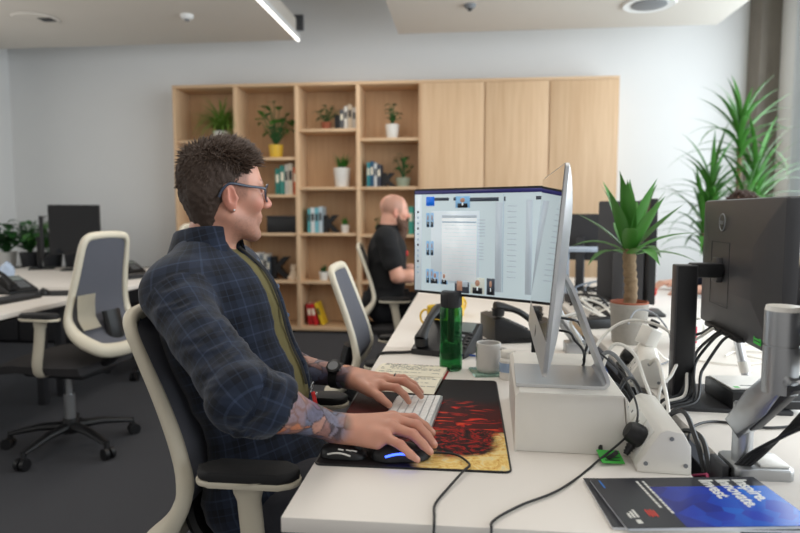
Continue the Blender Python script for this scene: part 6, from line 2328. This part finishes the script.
# glasses
gl = thing('eyeglasses', 'dark blue-grey framed glasses on the near man', 'glasses', HD.w((0.0, 0, 0)))
LV = lambda p: Vector(HD.R @ np.array(p, float))
M_gl = mat('blue_grey_acetate', (58, 66, 82), 0.25, var=0.2, scale=80)
for q in (-1, 1):
    pts = []
    for i in range(24):
        a = 2 * PI * i / 24
        cy = 0.0255 * (abs(math.cos(a)) ** 0.75) * (1 if math.cos(a) > 0 else -1)
        cz = 0.0205 * (abs(math.sin(a)) ** 0.75) * (1 if math.sin(a) > 0 else -1)
        yy = 0.034 + cy
        pts.append((0.1035 - 0.024 * (yy / 0.06) ** 2 + 0.06 * cz * 0.5, q * yy, 0.004 + cz))
    obj('lens_rim', tube(NB(), [LV(p) for p in pts], 0.0021, 7, closed=True), M_gl, gl)
    bm = NB()
    fv = [bm.verts.new(LV(p)) for p in pts]
    bm.faces.new(fv)
    bmesh.ops.solidify(bm, geom=bm.faces[:], thickness=0.001)
    obj('lens', bm, mat('lens_glass', (240, 246, 250), 0.02, var=0.0, trans=1.0, ior=1.08), gl)
    obj('temple', tube(NB(), catmull([LV(p) for p in ((0.080, q * 0.0615, 0.012), (0.068, q * 0.072, 0.014), (0.03, q * 0.0775, 0.016), (-0.010, q * 0.0775, 0.020), (-0.028, q * 0.076, 0.006), (-0.036, q * 0.073, -0.012))], 5), 0.0021, 7, flat=1.5), M_gl, gl)
obj('bridge', tube(NB(), catmull([LV(p) for p in ((0.1025, -0.009, 0.008), (0.108, 0, 0.0125), (0.1025, 0.009, 0.008))], 5), 0.0018, 7), M_gl, gl)
t = obj('ear_stud', lathe(NB(), [(0, -0.002), (0.0025, -0.0015), (0.0025, 0.0015), (0, 0.002)], 10), M_alu, man)
t.location = Vector(HD.w((-0.003, -0.081, -0.040)) - A3(*root_o))

# watch on the left wrist
a, b = J['elL'], J['wrL']
dd = unit(b - a)
wc = b - dd * 0.026
wt = thing('wristwatch', "chunky black watch on the near man's left wrist", 'watch', wc)
e1 = unit(np.cross(dd, A3(0, 0, 1)))
e2 = np.cross(e1, dd)
bm = NB()
rows = []
for i in range(32):
    an = 2 * PI * i / 32
    o = e1 * math.cos(an) + e2 * math.sin(an)
    rows.append([Vector(dd * s * 0.011 + o * (0.0295 + t_)) for s, t_ in ((-1, 0), (-1, 0.0035), (1, 0.0035), (1, 0))])
sheet(bm, rows + [rows[0]], closed=True)
obj('strap', bm, M_black_soft, wt, sharp=40)
o = unit(e2 * 0.75 - e1 * -0.65)
cM = frame(dd, np.cross(o, dd), o, o * 0.0325)
bm = prism(NB(), [(0.019 * math.cos(2 * PI * i / 8 + 0.39), 0.021 * math.sin(2 * PI * i / 8 + 0.39)) for i in range(8)], 0.010, cM, bev=0.002)
obj('watch_case', bm, M_black, wt)
obj('watch_face', lathe(NB(), [(0, 0.0095), (0.013, 0.0095), (0.013, 0.0108), (0, 0.0108)], 20, M=cM), M_greypl, wt)
for k in (-1, 1):
    obj('watch_button', cyl(NB(), cM @ Vector((0.019, 0.007 * k, 0.005)), cM @ Vector((0.0225, 0.007 * k, 0.005)), 0.0022, seg=8), M_greypl, wt)
# ring
p0, p1 = KN2[2], PI2[2]
rc_ = p0 * 0.45 + p1 * 0.55
dv = unit(p1 - p0)
e1 = unit(np.cross(dv, A3(0, 0, 1)))
e2 = np.cross(e1, dv)
rg = obj('finger_ring', tube(NB(), [Vector(rc_ - A3(*root_o) + (e1 * math.cos(2 * PI * i / 20) + e2 * math.sin(2 * PI * i / 20)) * 0.0108) for i in range(20)], 0.0018, 6, closed=True), M_dark, man)

# lanyard with keys
ly = thing('lanyard', "lanyard with a metal ring and red tag hanging down the near man's open shirt", 'lanyard', (0, 0, 0))
pts = []
for i in range(9):
    st = J['neck'] - up_ * (0.03 + 0.045 * i) + sd * (0.030 - 0.002 * i) + fw * 0.28
    F2 = None
    pts.append(st)
TF = Field((-0.80, 1.14, 0.46), (-0.20, 1.76, 1.2), 0.006)
torso(TF, J, 0.012)
pts = [Vector(on_surface(TF, p, fw)) for p in pts]
obj('strap', tube(NB(), catmull(pts, 4), 0.006, 8, flat=0.3), mat('dark_strap', (40, 38, 34), 0.8), ly)
e = pts[-1] + Vector(fw) * 0.012
obj('key_ring', tube(NB(), [e + Vector((0.004 * math.sin(2 * PI * i / 18), 0.013 * math.cos(2 * PI * i / 18), -0.012 + 0.013 * math.sin(2 * PI * i / 18))) for i in range(18)], 0.0016, 6, closed=True), M_steel, ly)
obj('red_tag', tube(NB(), [e + Vector((0.004, -0.002, -0.022)), e + Vector((0.014, -0.006, -0.062))], 0.007, 8, flat=0.4), mat('red_webbing', (200, 40, 40), 0.7), ly)
obj('key', bx(NB(), e + Vector((0.006, 0.010, -0.050)), (0.003, 0.012, 0.05), rot=(0.2, 0.2, 0), bev=0.001), M_steel, ly)


# ---- the other two people, built the same way at a coarser grain
def simple_person(label, J, HD, root, shirt_m, trouser_m, skin, h, beard=None, hair=None, bald=False, sl=0.0, hands=None):
    F = Field((J['lo']), (J['hi']), h)
    HD.build(F)
    F.cone(HD.w((-0.030, 0, -0.055)), J['neck'] + A3(0, 0, -0.03), 0.056, 0.064, 0.025)
    torso(F, J, -0.012)
    fwd = unit(J['toe'])
    for s in 'RL':
        F.cone(J['sh' + s], J['el' + s], 0.050, 0.043, 0.03)
        m = J['el' + s] * 0.65 + J['wr' + s] * 0.35
        F.cone(J['el' + s], m, 0.041, 0.041, 0.02)
        F.cone(m, J['wr' + s], 0.040, 0.026, 0.03)
        d = unit(J['wr' + s] - J['el' + s])
        d = unit(d * A3(1, 1, 0.3))
        lf = np.cross(A3(0, 0, 1), d)
        hand_auto(F, J['wr' + s], d, A3(0, 0, 1), lf if s == 'R' else -lf, 1.0, 0.32)
    V, Q = F.mesh()
    col = attr_color(len(V), skin)
    paint_face(V, col, HD, stub=0.5 if beard else 0.3, shaved=(120, 94, 80) if bald else None)
    p = np_obj('person', V, Q, M_skin, None, root, {'col': ('FLOAT_COLOR', col)})
    tag(p, label, 'person', 'people at the desks')
    F = Field((J['lo']), (J['hi']), h)
    fw, sd, up_, LT = torso(F, J, 0.012)
    for s in 'RL':
        F.cone(J['sh' + s], J['sh' + s] + (J['el' + s] - J['sh' + s]) * sl, 0.066, 0.064, 0.04)
        if sl > 0.95:
            F.cone(J['el' + s], J['el' + s] + (J['wr' + s] - J['el' + s]) * 0.75, 0.060, 0.048, 0.03)
    F.cone(J['neck'], J['neck'] + up_ * 0.16 + fw * 0.03, 0.068, 0.085, 0.012, 'sub')
    V, Q = F.mesh()
    V = V + vnormals(V, Q) * (0.012 * (ridged(V, 12) - 0.5))[:, None]
    np_obj('shirt', V, Q, shirt_m, p, root)
    rows = []
    for rad, hh in ((0.068, -0.01), (0.066, 0.028), (0.072, 0.034), (0.088, -0.004)):
        rows.append([Vector(J['neck'] + unit(up_ + 0.2 * fw) * hh + (fw * math.cos(a) + sd * math.sin(a)) * rad - A3(*root)) for a in [math.radians(25 + 310 * i / 24) for i in range(25)]])
    bm = NB()
    sheet(bm, rows)
    bmesh.ops.solidify(bm, geom=bm.faces[:], thickness=0.003)
    obj('collar', bm, shirt_m, p)
    F = Field(np.minimum(J['lo'], J['lo']) * A3(1, 1, 0), (J['hi'][0], J['hi'][1], 0.8), 0.012)
    F.ell(J['hip'] + A3(0, 0, -0.03), (0.13, 0.175, 0.11), None, 0.04)
    legs(F, J, 0.006)
    V, Q = F.mesh()
    np_obj('trousers', V, Q, trouser_m, p, root)
    shoes(J, p, root)
    return p, fw, sd, up_


def place(Jl, origin, ang):
    R = rot_z(ang)
    out = {}
    for k, v in Jl.items():
        out[k] = (R @ v + np.array(origin)) if isinstance(v, np.ndarray) and k != 'toe' else v
    out['toe'] = R @ A3(1, 0, 0)
    return out


base = dict(hip=A3(0.0, 0, 0.58), neck=A3(0.02, 0, 1.085), shR=A3(0.015, -0.19, 1.03), shL=A3(0.015, 0.19, 1.03),
            elR=A3(0.09, -0.235, 0.785), elL=A3(0.10, 0.235, 0.785), wrR=A3(0.32, -0.17, 0.785), wrL=A3(0.32, 0.17, 0.785),
            hipR=A3(0.0, -0.09, 0.55), hipL=A3(0.0, 0.09, 0.55), kneeR=A3(0.42, -0.13, 0.58), kneeL=A3(0.42, 0.13, 0.58),
            ankleR=A3(0.40, -0.13, 0.09), ankleL=A3(0.40, 0.13, 0.09), girth=1.05)
J2 = place(base, (-0.56, 4.27, 0.0), 0.10)
J2['lo'], J2['hi'] = A3(-0.85, 3.92, 0.40), A3(0.10, 4.68, 1.42)
H2 = Head(J2['neck'] + A3(0.045, 0.008, 0.120), 0.42, 0.10)
black_cotton = mat('black_cotton', (22, 22, 24), 0.9, var=0.15, scale=60)
p2, f2, s2, u2 = simple_person('bald bearded man in a black polo shirt at the far end of the bench', J2, H2, (-0.52, 4.29, 0), black_cotton, mat('dark_trousers', (30, 31, 36), 0.9), (214, 160, 138), 0.006, beard=True, bald=True, sl=0.62)
F = Field(H2.c - 0.30, H2.c + 0.22, 0.005)
F.ell(H2.w((0.050, 0, -0.085)), (0.052, 0.056, 0.050), H2.R, 0.02)
F.ell(H2.w((0.062, 0, -0.135)), (0.040, 0.046, 0.070), H2.R, 0.03)
for q in (-1, 1):
    F.cone(H2.w((0.0, q * 0.066, -0.030)), H2.w((0.045, q * 0.048, -0.085)), 0.012, 0.022, 0.02)
F.cone(H2.w((0.092, -0.022, -0.046)), H2.w((0.092, 0.022, -0.046)), 0.009, 0.009, 0.008)
F.ell(H2.w((0.096, 0, -0.058)), (0.012, 0.016, 0.006), H2.R, 0.004, 'sub')
V, Q = F.mesh()
V = V + vnormals(V, Q) * (0.010 * (vnoise(V, 110) - 0.4))[:, None]
np_obj('beard', V, Q, mat('brown_beard', (92, 66, 52), 0.8, var=0.3, scale=160, bump=0.9, bscale=400), p2, (-0.52, 4.29, 0))
obj('lanyard_clip', bx(NB(), Vector(J2['neck'] + f2 * 0.135 - u2 * 0.16 - A3(-0.52, 4.29, 0)), (0.02, 0.05, 0.035), bev=0.004), mat('red_webbing', (200, 40, 40)), p2)
J3 = place(base, (1.66, 3.86, -0.02), PI + 0.05)
J3['lo'], J3['hi'] = A3(1.02, 3.48, 0.38), A3(1.98, 4.26, 1.42)
for k_, dx in (('wrR', -0.06), ('wrL', -0.06)):
    J3[k_] = J3[k_] + A3(dx, 0, 0.0)
H3 = Head(J3['neck'] + A3(-0.05, 0.0, 0.128), PI - 0.1, 0.05)
p3, f3, s3, u3 = simple_person('dark-haired person almost hidden behind the graphite monitor, forearms on the desk', J3, H3, (1.66, 3.86, 0), mat('navy_cotton', (34, 38, 52), 0.9), mat('dark_trousers', (30, 31, 36)), (214, 164, 140), 0.007, sl=0.98)
hair_tufts(H3, 1100, scalp, grow, 0.03, (70, 48, 38), p3, (1.66, 3.86, 0), seed=8, wd=0.0055)
dup(mid, (1.74, 3.86, 0), PI, 'chair of the person hidden behind the graphite monitor').scale = (1, 1, 1)
